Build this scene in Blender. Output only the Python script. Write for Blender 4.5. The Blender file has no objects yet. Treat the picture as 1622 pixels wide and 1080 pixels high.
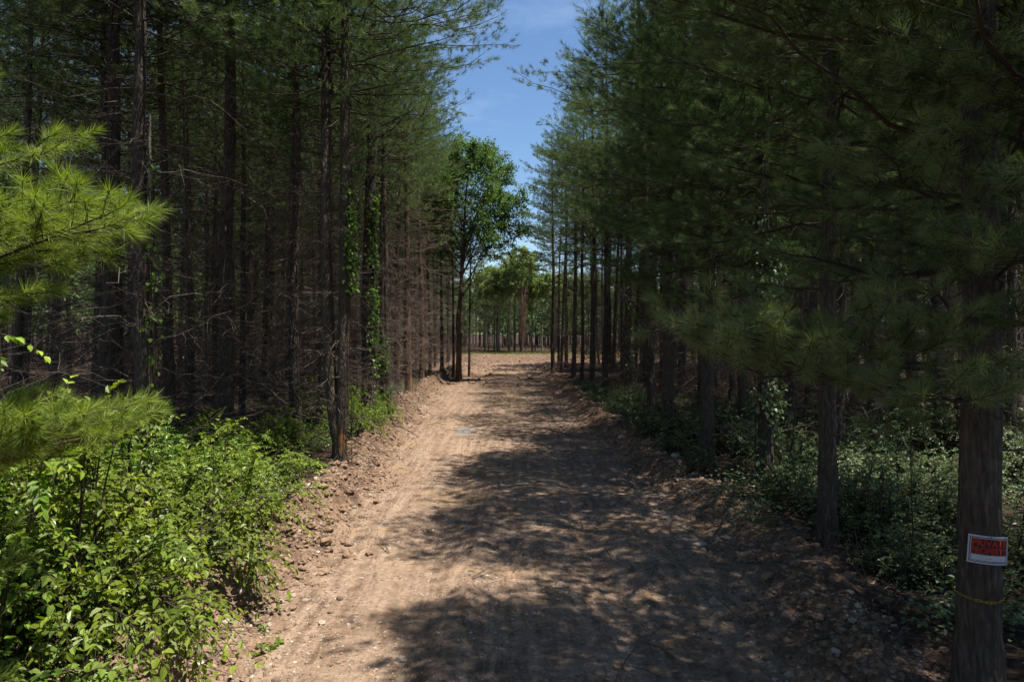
import bpy, math, random
import numpy as np
from mathutils import Vector

random.seed(7)
SC = bpy.context.scene
COL = SC.collection
PI = math.pi
CAMH = 3.0
FPX = 1081.0

# ----------------------------------------------------------------- tagging
def tag(o, label=None, cat=None, group=None, kind=None):
    if label: o['label'] = label
    if cat: o['category'] = cat
    if group: o['group'] = group
    if kind: o['kind'] = kind
    return o

def empty(name, loc=(0, 0, 0), rz=0.0):
    o = bpy.data.objects.new(name, None)
    COL.objects.link(o)
    o.location = loc
    o.rotation_euler = (0, 0, rz)
    o.empty_display_size = 0.2
    return o

def copy_tree(o, parent=None):
    c = o.copy()
    COL.objects.link(c)
    if parent is not None:
        c.parent = parent
    for ch in KIDS.get(o.name, []):
        cc = copy_tree(ch, c)
        KIDS.setdefault(c.name, []).append(cc)
    return c
KIDS = {}

def X_at(px, d):            # image column (1622 wide photo) -> world X at depth d
    return (px - 811) / FPX * d
def Z_at(py, d):
    return CAMH - (py - 525) / FPX * d

# ----------------------------------------------------------------- noise
def _hash(ix, iy, seed):
    h = (ix.astype(np.int64) * 374761393 + iy.astype(np.int64) * 668265263 + seed * 974711) & 0xffffffff
    h = ((h ^ (h >> 13)) * 1274126177) & 0xffffffff
    h = (h ^ (h >> 16)) & 0xffffff
    return h / float(0xffffff)

def vnoise(x, y, seed=0):
    x = np.asarray(x, float); y = np.asarray(y, float)
    ix = np.floor(x); iy = np.floor(y)
    fx = x - ix; fy = y - iy
    fx = fx * fx * fx * (fx * (fx * 6 - 15) + 10); fy = fy * fy * fy * (fy * (fy * 6 - 15) + 10)
    a = _hash(ix, iy, seed); b = _hash(ix + 1, iy, seed)
    c = _hash(ix, iy + 1, seed); d = _hash(ix + 1, iy + 1, seed)
    return (a + (b - a) * fx) * (1 - fy) + (c + (d - c) * fx) * fy

def fbm(x, y, seed=0, octv=4, gain=0.5):
    t = 0; a = 1.0; n = 0
    for i in range(octv):
        t = t + a * (vnoise(x * 2 ** i + 13.7 * i, y * 2 ** i - 7.3 * i, seed + i) - 0.5)
        n += a; a *= gain
    return t / n * 2

# ----------------------------------------------------------------- terrain
def road_c(y):
    y = np.asarray(y, float)
    return np.interp(y, [0, 6, 8, 13, 20, 26, 34, 45, 60], [0.1, 0.1, 0.12, 0.15, 0.0, -0.3, -0.5, -0.7, -0.6])
def road_hw(y):
    y = np.asarray(y, float)
    return np.interp(y, [0, 6, 8, 13, 20, 26, 34, 45, 60], [2.65, 2.7, 2.8, 3.1, 3.15, 3.3, 3.3, 3.4, 3.6])
def smooth(a, b, x):
    t = np.clip((x - a) / (b - a), 0, 1)
    return t * t * (3 - 2 * t)
def clearing(x, y):         # 1 inside the bare clearing at the end of the road
    n = fbm(x * 0.15, y * 0.15, 60, 2) * 3
    a = smooth(60, 64, y + n) * smooth(-9, -6, x + (y - 78) * 0.0 + n * .5)
    b = smooth(76, 80, y + n)
    return np.clip(np.maximum(a, b), 0, 1) * (1 - smooth(91, 93, y + n * .6))
def road_e(x, y):            # distance out from the road edge, and the signed offset
    s = x - road_c(y)
    wob = fbm(y * 0.45, x * 0 + np.sign(s) * 9, 21, 3) * 0.45
    return np.abs(s) - road_hw(y) - wob + np.where(s > 0, 0.55 * smooth(9, 17, y), 0), s
PUD = (X_at(735, 21.0), 21.0)
def h(x, y):
    x = np.asarray(x, float); y = np.asarray(y, float)
    e, s = road_e(x, y)
    fade = 1 - smooth(55, 66, y)
    out = smooth(-0.1, 0.9, e) * 0.26 * fade
    lump = 0.55 + 0.9 * vnoise(x * 1.3, y * 1.3, 5)
    berm = np.where(s > 0, 0.10, 0.30) * np.exp(-((e - 0.45) / 0.36) ** 2) * lump * fade
    rough = np.exp(-((e - 0.35) / 0.55) ** 2) * fade
    z = out + berm
    z = z + rough * np.where(s > 0, 0.6, 1.0) * (0.20 * fbm(x * 2.6, y * 2.6, 31, 4, 0.6))
    inroad = 1 - smooth(-0.5, 0.1, e)
    ruts = np.exp(-((s + 1.25 + 0.2 * fbm(y * .12, y * 0, 3, 2)) / 0.3) ** 2) + np.exp(-((s - 0.95 + 0.25 * fbm(y * .13, y * 0, 4, 2)) / 0.3) ** 2)
    ridge = np.exp(-((s + 0.62 - 0.02 * (y - 8)) / 0.16) ** 2) * smooth(4, 6, y) * (1 - smooth(10, 15, y))
    z = z + inroad * (-0.045 * ruts + 0.055 * ridge * (0.5 + vnoise(x * 5, y * 5, 8)))
    z = z + inroad * (0.022 * fbm(x * 3.1, y * 0.9, 41, 4, 0.62) + 0.011 * fbm(x * 9, y * 9, 43, 3, 0.6))
    z = z + 0.07 * fbm(x * 0.35, y * 0.35, 51, 3)
    z = z + (1 - inroad) * 0.09 * fbm(x * 1.1, y * 1.1, 55, 4, 0.55)
    z = z + clearing(x, y) * 0.10 * fbm(x * 0.9, y * 0.9, 58, 3, 0.6)
    p = np.exp(-(((x - PUD[0]) / 0.75) ** 2 + ((y - PUD[1]) / 1.3) ** 2) ** 2)
    z = z * (1 - p) + p * (-0.06)
    return z
def H1(x, y):
    return float(h(np.array([x]), np.array([y]))[0])

# ----------------------------------------------------------------- materials
def newmat(name):
    m = bpy.data.materials.new(name)
    m.use_nodes = True
    nt = m.node_tree
    nt.nodes.clear()
    out = nt.nodes.new('ShaderNodeOutputMaterial')
    return m, nt, out
def N(nt, t, **kw):
    n = nt.nodes.new(t)
    for k, v in kw.items():
        setattr(n, k, v)
    return n
def L(nt, a, b):
    nt.links.new(a, b)
def ramp(nt, fac, stops, interp='LINEAR'):
    r = N(nt, 'ShaderNodeValToRGB')
    r.color_ramp.interpolation = interp
    el = r.color_ramp.elements
    while len(el) < len(stops):
        el.new(0.5)
    for e, (p, c) in zip(el, stops):
        e.position = p
        e.color = (c[0], c[1], c[2], 1)
    if fac is not None: L(nt, fac, r.inputs[0])
    return r.outputs[0]
def noise(nt, vec, scale, detail=4, rough=0.55, lac=2.0):
    n = N(nt, 'ShaderNodeTexNoise')
    n.inputs['Scale'].default_value = scale
    n.inputs['Detail'].default_value = detail
    n.inputs['Roughness'].default_value = rough
    if vec is not None: L(nt, vec, n.inputs['Vector'])
    return n.outputs[0]
def mixc(nt, fac, a, b, mode='MIX'):
    m = N(nt, 'ShaderNodeMix', data_type='RGBA', blend_type=mode)
    for s, v in ((m.inputs[0], fac), (m.inputs[6], a), (m.inputs[7], b)):
        if isinstance(v, (int, float)): s.default_value = v
        elif isinstance(v, tuple): s.default_value = (v[0], v[1], v[2], 1)
        else: L(nt, v, s)
    return m.outputs[2]
def math_(nt, op, a, b=0.0, c=0.0):
    m = N(nt, 'ShaderNodeMath', operation=op)
    for s, v in zip(m.inputs, (a, b, c)):
        if isinstance(v, (int, float)): s.default_value = v
        else: L(nt, v, s)
    return m.outputs[0]
def mapping(nt, vec, sc):
    m = N(nt, 'ShaderNodeMapping')
    m.inputs['Scale'].default_value = sc
    L(nt, vec, m.inputs[0])
    return m.outputs[0]
def bump(nt, height, strength, dist):
    b = N(nt, 'ShaderNodeBump')
    b.inputs['Strength'].default_value = strength
    b.inputs['Distance'].default_value = dist
    L(nt, height, b.inputs['Height'])
    return b.outputs[0]

def bark_mat(name, c0, c1, c2, moss=0.0, sc=1.0):
    m, nt, out = newmat(name)
    tc = N(nt, 'ShaderNodeTexCoord')
    v = mapping(nt, tc.outputs['Object'], (1, 1, 0.22))
    n1 = noise(nt, v, 28 * sc, 6, 0.65)
    n2 = noise(nt, tc.outputs['Object'], 3.0, 3, 0.6)
    vo = N(nt, 'ShaderNodeTexVoronoi', feature='DISTANCE_TO_EDGE')
    vo.inputs['Scale'].default_value = 22 * sc
    L(nt, v, vo.inputs['Vector'])
    c = ramp(nt, n1, [(0.3, c0), (0.52, c1), (0.72, c2)])
    oi = N(nt, 'ShaderNodeObjectInfo')
    c = mixc(nt, math_(nt, 'MULTIPLY', oi.outputs['Random'], 0.35), c, (c2[0] * 1.02, c2[1] * .96, c2[2] * .9))
    lich = ramp(nt, n2, [(0.56, (0, 0, 0)), (0.72, (1, 1, 1))])
    c = mixc(nt, math_(nt, 'MULTIPLY', lich, 0.35 + moss), c, (0.17, 0.165, 0.14) if moss == 0 else (0.07, 0.085, 0.04))
    b = N(nt, 'ShaderNodeBsdfPrincipled')
    L(nt, c, b.inputs['Base Color'])
    b.inputs['Roughness'].default_value = 0.9
    b.inputs['Specular IOR Level'].default_value = 0.15
    hh = math_(nt, 'ADD', n1, math_(nt, 'MINIMUM', math_(nt, 'MULTIPLY', vo.outputs['Distance'], 4.0), 1.0))
    L(nt, bump(nt, hh, 0.9, 0.02), b.inputs['Normal'])
    L(nt, b.outputs[0], out.inputs[0])
    return m

def leaf_mat(name, dark, light, trans, tfac=0.35, rough=0.5, spec=0.3, objvar=0.25):
    m, nt, out = newmat(name)
    at = N(nt, 'ShaderNodeAttribute', attribute_name='var')
    oi = N(nt, 'ShaderNodeObjectInfo')
    c = ramp(nt, at.outputs['Fac'], [(0.0, dark), (0.55, tuple((a + b) / 2 for a, b in zip(dark, light))), (1.0, light)])
    hs = N(nt, 'ShaderNodeHueSaturation')
    L(nt, c, hs.inputs['Color'])
    L(nt, math_(nt, 'MULTIPLY_ADD', oi.outputs['Random'], 0.03, 0.485), hs.inputs['Hue'])
    L(nt, math_(nt, 'MULTIPLY_ADD', oi.outputs['Random'], objvar, 1 - objvar / 2), hs.inputs['Value'])
    hs.inputs['Saturation'].default_value = 1.0
    b = N(nt, 'ShaderNodeBsdfPrincipled')
    L(nt, hs.outputs[0], b.inputs['Base Color'])
    b.inputs['Roughness'].default_value = rough
    b.inputs['Specular IOR Level'].default_value = spec
    t = N(nt, 'ShaderNodeBsdfTranslucent')
    tcx = mixc(nt, 1.0, hs.outputs[0], trans, 'MULTIPLY')
    L(nt, tcx, t.inputs['Color'])
    mx = N(nt, 'ShaderNodeMixShader')
    mx.inputs[0].default_value = tfac
    L(nt, b.outputs[0], mx.inputs[1]); L(nt, t.outputs[0], mx.inputs[2])
    L(nt, mx.outputs[0], out.inputs[0])
    return m

def plain(name, col, rough=0.7, spec=0.3, metal=0.0, var=0.0, scale=30):
    m, nt, out = newmat(name)
    b = N(nt, 'ShaderNodeBsdfPrincipled')
    if var:
        tc = N(nt, 'ShaderNodeTexCoord')
        n = noise(nt, tc.outputs['Object'], scale, 4)
        c = ramp(nt, n, [(0.3, tuple(x * (1 - var) for x in col)), (0.7, tuple(min(1, x * (1 + var)) for x in col))])
        L(nt, c, b.inputs['Base Color'])
    else:
        b.inputs['Base Color'].default_value = (*col, 1)
    b.inputs['Roughness'].default_value = rough
    b.inputs['Specular IOR Level'].default_value = spec
    b.inputs['Metallic'].default_value = metal
    L(nt, b.outputs[0], out.inputs[0])
    return m

def soil_mat(name, road):
    m, nt, out = newmat(name)
    tc = N(nt, 'ShaderNodeTexCoord')
    P = tc.outputs['Object']
    big = noise(nt, P, 0.55, 3, 0.6)
    mid = noise(nt, P, 3.2, 5, 0.65)
    fine = noise(nt, P, 22, 5, 0.7)
    stre = noise(nt, mapping(nt, P, (2.6, 0.16, 1)), 2.4, 5, 0.62)
    dirt = ramp(nt, mid, [(0.3, (0.095, 0.060, 0.040)), (0.5, (0.188, 0.126, 0.086)), (0.72, (0.290, 0.204, 0.145))])
    dirt = mixc(nt, ramp(nt, stre, [(0.42, (0, 0, 0)), (0.62, (.75, .75, .75))]), dirt, (0.30, 0.215, 0.152))
    dirt = mixc(nt, ramp(nt, big, [(0.5, (0, 0, 0)), (0.7, (.45, .45, .45))]), dirt, (0.27, 0.172, 0.092))
    dkn = noise(nt, mapping(nt, P, (2.2, 0.45, 1)), 3.6, 6, 0.74)
    dirt = mixc(nt, ramp(nt, dkn, [(0.54, (0, 0, 0)), (0.68, (.85, .85, .85))]), dirt, (0.085, 0.050, 0.033))
    dirt = mixc(nt, 0.55, dirt, ramp(nt, fine, [(0.3, (0.15, 0.14, 0.13)), (0.5, (1, 1, 1)), (0.7, (1.7, 1.65, 1.6))]), 'MULTIPLY')
    vo = N(nt, 'ShaderNodeTexVoronoi')
    vo.inputs['Scale'].default_value = 26
    L(nt, P, vo.inputs['Vector'])
    peb = ramp(nt, vo.outputs['Distance'], [(0.10, (1, 1, 1)), (0.24, (0, 0, 0))])
    pick = ramp(nt, noise(nt, P, 9, 2), [(0.52, (0, 0, 0)), (0.6, (1, 1, 1))])
    pf = math_(nt, 'MULTIPLY', peb, pick)
    pcol = ramp(nt, N_out(vo, 'Color'), [(0.0, (0.20, 0.15, 0.11)), (0.6, (0.36, 0.29, 0.22)), (1.0, (0.46, 0.41, 0.35))])
    dirt = mixc(nt, math_(nt, 'MULTIPLY', pf, 0.75), dirt, pcol)
    at = N(nt, 'ShaderNodeAttribute', attribute_name='soil')      # 0 duff, 1 packed dirt
    bt = N(nt, 'ShaderNodeAttribute', attribute_name='bank')
    gt = N(nt, 'ShaderNodeAttribute', attribute_name='turf')
    bank = ramp(nt, mid, [(0.3, (0.085, 0.05, 0.032)), (0.52, (0.17, 0.108, 0.07)), (0.72, (0.29, 0.21, 0.15))])
    bank = mixc(nt, math_(nt, 'MULTIPLY', pf, 0.6), bank, (0.40, 0.34, 0.29))
    bank = mixc(nt, 0.4, bank, ramp(nt, fine, [(0.3, (0.3, 0.3, 0.3)), (0.55, (1, 1, 1)), (0.75, (1.5, 1.5, 1.5))]), 'MULTIPLY')
    duff = ramp(nt, fine, [(0.25, (0.018, 0.011, 0.007)), (0.5, (0.040, 0.025, 0.017)), (0.7, (0.085, 0.054, 0.037))])
    duff = mixc(nt, ramp(nt, mid, [(0.55, (0, 0, 0)), (0.75, (.6, .6, .6))]), duff, (0.066, 0.043, 0.030))
    c = mixc(nt, at.outputs['Fac'], duff, dirt)
    c = mixc(nt, bt.outputs['Fac'], c, bank)
    turf = ramp(nt, fine, [(0.3, (0.06, 0.055, 0.02)), (0.7, (0.14, 0.13, 0.05))])
    c = mixc(nt, gt.outputs['Fac'], c, turf)
    # crawler and tyre prints pressed into the packed dirt
    sx = N(nt, 'ShaderNodeSeparateXYZ')
    L(nt, P, sx.inputs[0])
    bend = math_(nt, 'MULTIPLY_ADD', noise(nt, mapping(nt, P, (0.0, 0.14, 0)), 1.0, 2), 1.6, -0.8)
    xs = math_(nt, 'ADD', sx.outputs['X'], bend)
    tr = None
    for x0 in (-1.5, 0.6):
        dd = math_(nt, 'ABSOLUTE', math_(nt, 'ADD', xs, -x0))
        mk = math_(nt, 'SUBTRACT', 1.0, math_(nt, 'SMOOTHSTEP' if False else 'MINIMUM', math_(nt, 'MULTIPLY', dd, 4.2), 1.0))
        tr = mk if tr is None else math_(nt, 'MAXIMUM', tr, mk)
    br = ramp(nt, noise(nt, P, 1.3, 4, .7), [(0.42, (0, 0, 0)), (0.58, (1, 1, 1))])
    tr = math_(nt, 'MULTIPLY', math_(nt, 'MULTIPLY', math_(nt, 'MINIMUM', math_(nt, 'MULTIPLY', tr, 2.5), 1.0), br), at.outputs['Fac'])
    cl = math_(nt, 'SINE', math_(nt, 'ADD', math_(nt, 'MULTIPLY', sx.outputs['Y'], 52.0), math_(nt, 'MULTIPLY', mid, 7.0)))
    cleat = math_(nt, 'MULTIPLY', math_(nt, 'MULTIPLY_ADD', cl, 0.5, 0.5), tr)
    c = mixc(nt, math_(nt, 'MULTIPLY', tr, 0.24), c, (0.35, 0.255, 0.175))
    c = mixc(nt, math_(nt, 'MULTIPLY', math_(nt, 'SUBTRACT', tr, cleat), 0.25), c, (0.13, 0.08, 0.05))
    b = N(nt, 'ShaderNodeBsdfPrincipled')
    L(nt, c, b.inputs['Base Color'])
    b.inputs['Roughness'].default_value = 0.92
    b.inputs['Specular IOR Level'].default_value = 0.12
    hh = math_(nt, 'ADD', math_(nt, 'MULTIPLY', mid, 1.2), math_(nt, 'MULTIPLY_ADD', fine, 0.7, math_(nt, 'MULTIPLY', pf, 0.35)))
    hh = math_(nt, 'ADD', hh, math_(nt, 'MULTIPLY', cleat, 0.4))
    L(nt, bump(nt, hh, 1.0, 0.035), b.inputs['Normal'])
    L(nt, b.outputs[0], out.inputs[0])
    return m
def N_out(n, k):
    return n.outputs[k]

M = {}
M['bark'] = bark_mat('pine_bark', (0.024, 0.018, 0.014), (0.068, 0.053, 0.043), (0.135, 0.108, 0.089))
M['bark_warm'] = bark_mat('warm_bark', (0.038, 0.025, 0.018), (0.095, 0.062, 0.044), (0.175, 0.12, 0.085))
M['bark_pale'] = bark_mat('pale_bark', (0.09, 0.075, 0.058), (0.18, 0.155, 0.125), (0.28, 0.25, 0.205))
M['bark_grey'] = bark_mat('grey_bark', (0.03, 0.023, 0.018), (0.075, 0.058, 0.044), (0.13, 0.105, 0.082))
M['deadwood'] = bark_mat('dead_twig', (0.045, 0.034, 0.028), (0.095, 0.074, 0.062), (0.19, 0.155, 0.13))
M['redwood'] = bark_mat('reddish_twig', (0.065, 0.044, 0.035), (0.14, 0.100, 0.082), (0.27, 0.21, 0.178))
M['twig'] = plain('live_twig', (0.05, 0.037, 0.026), 0.85, 0.15)
M['needle'] = leaf_mat('needle', (0.034, 0.066, 0.025), (0.190, 0.245, 0.105), (1.15, 1.25, 0.5), 0.30, 0.55, 0.16)
M['needle_young'] = leaf_mat('young_needle', (0.095, 0.142, 0.020), (0.290, 0.345, 0.068), (1.2, 1.25, 0.4), 0.38, 0.5, 0.2, 0.05)
M['brown_needle'] = leaf_mat('brown_needle', (0.10, 0.045, 0.02), (0.24, 0.11, 0.05), (1, 0.9, 0.6), 0.2, 0.7, 0.2)
M['leaf'] = leaf_mat('bush_leaf', (0.068, 0.132, 0.014), (0.30, 0.385, 0.052), (1.35, 1.4, 0.4), 0.42, 0.45, 0.25, 0.4)
M['leaf_dull'] = leaf_mat('dull_leaf', (0.055, 0.115, 0.016), (0.25, 0.345, 0.055), (1.3, 1.4, 0.5), 0.38, 0.4, 0.4, 0.35)
M['leaf_tree'] = leaf_mat('tree_leaf', (0.048, 0.088, 0.024), (0.155, 0.22, 0.068), (1.25, 1.35, 0.5), 0.40, 0.45, 0.22)
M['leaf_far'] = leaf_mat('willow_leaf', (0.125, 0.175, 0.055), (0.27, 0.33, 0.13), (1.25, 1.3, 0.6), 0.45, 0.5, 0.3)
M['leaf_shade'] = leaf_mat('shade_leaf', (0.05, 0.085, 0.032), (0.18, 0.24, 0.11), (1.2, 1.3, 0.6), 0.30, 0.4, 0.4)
M['vine_leaf'] = leaf_mat('vine_leaf', (0.055, 0.11, 0.012), (0.15, 0.25, 0.035), (1.4, 1.5, 0.5), 0.42, 0.42, 0.4)
M['dirt'] = soil_mat('dirt', True)
M['rock'] = plain('limestone', (0.33, 0.27, 0.215), 0.95, 0.1, 0, 0.4, 14)
M['clod'] = plain('earth_clod', (0.19, 0.125, 0.083), 0.97, 0.08, 0, 0.6, 24)
M['pebble'] = None
def pebble_mat():
    m, nt, out = newmat('gravel')
    at = N(nt, 'ShaderNodeAttribute', attribute_name='var')
    c = ramp(nt, at.outputs['Fac'], [(0, (0.12, 0.08, 0.055)), (0.5, (0.25, 0.185, 0.135)), (0.85, (0.31, 0.25, 0.195)), (1, (0.40, 0.345, 0.285))])
    b = N(nt, 'ShaderNodeBsdfPrincipled')
    L(nt, c, b.inputs['Base Color'])
    b.inputs['Roughness'].default_value = 0.95
    b.inputs['Specular IOR Level'].default_value = 0.08
    L(nt, b.outputs[0], out.inputs[0])
    return m
M['pebble'] = pebble_mat()
M['scar'] = plain('bare_wood_scar', (0.23, 0.105, 0.045), 0.75, 0.2, 0, 0.4, 12)
M['grass'] = leaf_mat('grass_blade', (0.09, 0.105, 0.03), (0.20, 0.21, 0.08), (1.2, 1.3, 0.5), 0.3, 0.6, 0.2)

# ----------------------------------------------------------------- mesh builder
class MB:
    def __init__(s):
        s.V = []; s.A = []; s.F = []; s.n = 0      # F: (array (m,k), mat, smooth)
    def add(s, V, F, mat=0, attr=None, smooth=True):
        V = np.asarray(V, np.float32).reshape(-1, 3)
        F = np.asarray(F, np.int64)
        s.V.append(V)
        a = np.full(len(V), 0.5, np.float32) if attr is None else np.asarray(attr, np.float32)
        s.A.append(a)
        s.F.append((F + s.n, mat, smooth))
        s.n += len(V)
    def build(s, name, mats, parent=None):
        me = bpy.data.meshes.new(name)
        V = np.concatenate(s.V); A = np.concatenate(s.A)
        me.vertices.add(len(V))
        me.vertices.foreach_set('co', V.ravel())
        li = np.concatenate([f.ravel() for f, _, _ in s.F]).astype(np.int32)
        cnt = np.concatenate([np.full(len(f), f.shape[1]) for f, _, _ in s.F])
        mi = np.concatenate([np.full(len(f), m) for f, m, _ in s.F]).astype(np.int32)
        sm = np.concatenate([np.full(len(f), k) for f, _, k in s.F]).astype(bool)
        st = np.concatenate([[0], np.cumsum(cnt)[:-1]]).astype(np.int32)
        me.loops.add(len(li))
        me.loops.foreach_set('vertex_index', li)
        me.polygons.add(len(cnt))
        me.polygons.foreach_set('loop_start', st)
        for m in mats: me.materials.append(m)
        me.polygons.foreach_set('material_index', mi)
        me.polygons.foreach_set('use_smooth', sm)
        at = me.attributes.new('var', 'FLOAT', 'POINT')
        at.data.foreach_set('value', A)
        me.update(calc_edges=True)
        o = bpy.data.objects.new(name, me)
        COL.objects.link(o)
        if parent is not None:
            o.parent = parent
            KIDS.setdefault(parent.name, []).append(o)
        return o

def nrm(a):
    return a / np.maximum(np.linalg.norm(a, axis=-1, keepdims=True), 1e-9)

def tubes(mb, P, R, k=5, mat=0, attr=None):
    P = np.asarray(P, float); R = np.asarray(R, float)
    if P.ndim == 2: P = P[None]; R = R[None]
    B, n, _ = P.shape
    T = nrm(np.gradient(P, axis=1))
    mt = nrm(T.mean(1))
    ref = np.where(np.abs(mt[:, 2:3]) > 0.85, np.array([[1.0, 0.13, 0]]), np.array([[0, 0, 1.0]]))
    U = nrm(np.cross(T, ref[:, None, :])); W = np.cross(T, U)
    an = np.arange(k) / k * 2 * PI
    ring = P[:, :, None, :] + R[:, :, None, None] * (np.cos(an)[None, None, :, None] * U[:, :, None, :] + np.sin(an)[None, None, :, None] * W[:, :, None, :])
    V = ring.reshape(-1, 3)
    b = np.arange(B)[:, None, None] * (n * k); i = np.arange(n - 1)[None, :, None] * k; j = np.arange(k)[None, None, :]
    j2 = (j + 1) % k
    F = np.stack([b + i + j, b + i + j2, b + i + k + j2, b + i + k + j], -1).reshape(-1, 4)
    a = None
    if attr is not None: a = np.repeat(attr, n * k)
    mb.add(V, F, mat, a)

def rand_dir(rng, n):
    v = rng.normal(size=(n, 3))
    return nrm(v)

def needles(mb, base, dr, SL, n, nl, w, rng, mat=1, lo=18, hi=62, bias=0.0, start=0.1, tone=0.0):
    """base (S,3), dr (S,3): shoot axis; n needles per shoot, each one thin blade"""
    S = len(base)
    t = start + (1 - start) * rng.random((S, n)) ** 0.8
    ang = np.radians(hi - (hi - lo) * t + rng.normal(0, 7, (S, n)))
    az = rng.random((S, n)) * 2 * PI
    ref = np.where(np.abs(dr[:, 2:3]) > 0.9, np.array([[1.0, 0, 0]]), np.array([[0, 0, 1.0]]))
    U = nrm(np.cross(dr, ref)); W = np.cross(dr, U)
    D = np.cos(ang)[..., None] * dr[:, None] + np.sin(ang)[..., None] * (np.cos(az)[..., None] * U[:, None] + np.sin(az)[..., None] * W[:, None])
    D[..., 2] += bias
    D = nrm(D)
    ln = nl * (0.75 + 0.4 * rng.random((S, n)))
    p0 = base[:, None] + dr[:, None] * (t * SL[:, None])[..., None]
    p1 = p0 + D * ln[..., None]
    side = nrm(np.cross(D, rng.normal(size=(S, n, 3)))) * (w * 0.5)
    V = np.stack([p0 - side, p0 + side, p1], 2).reshape(-1, 3)
    F = np.arange(S * n * 3).reshape(-1, 3)
    sv = rng.random((S, 1)) * 0.6
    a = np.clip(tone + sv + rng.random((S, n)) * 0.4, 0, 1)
    mb.add(V, F, mat, np.repeat(a.ravel(), 3), False)

# ----------------------------------------------------------------- pine
def stem_points(stem, zs):
    """stem: list of (z, x, y) control points"""
    s = np.array(stem, float)
    return np.stack([np.interp(zs, s[:, 0], s[:, 1]), np.interp(zs, s[:, 0], s[:, 2]), zs], 1)

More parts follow.
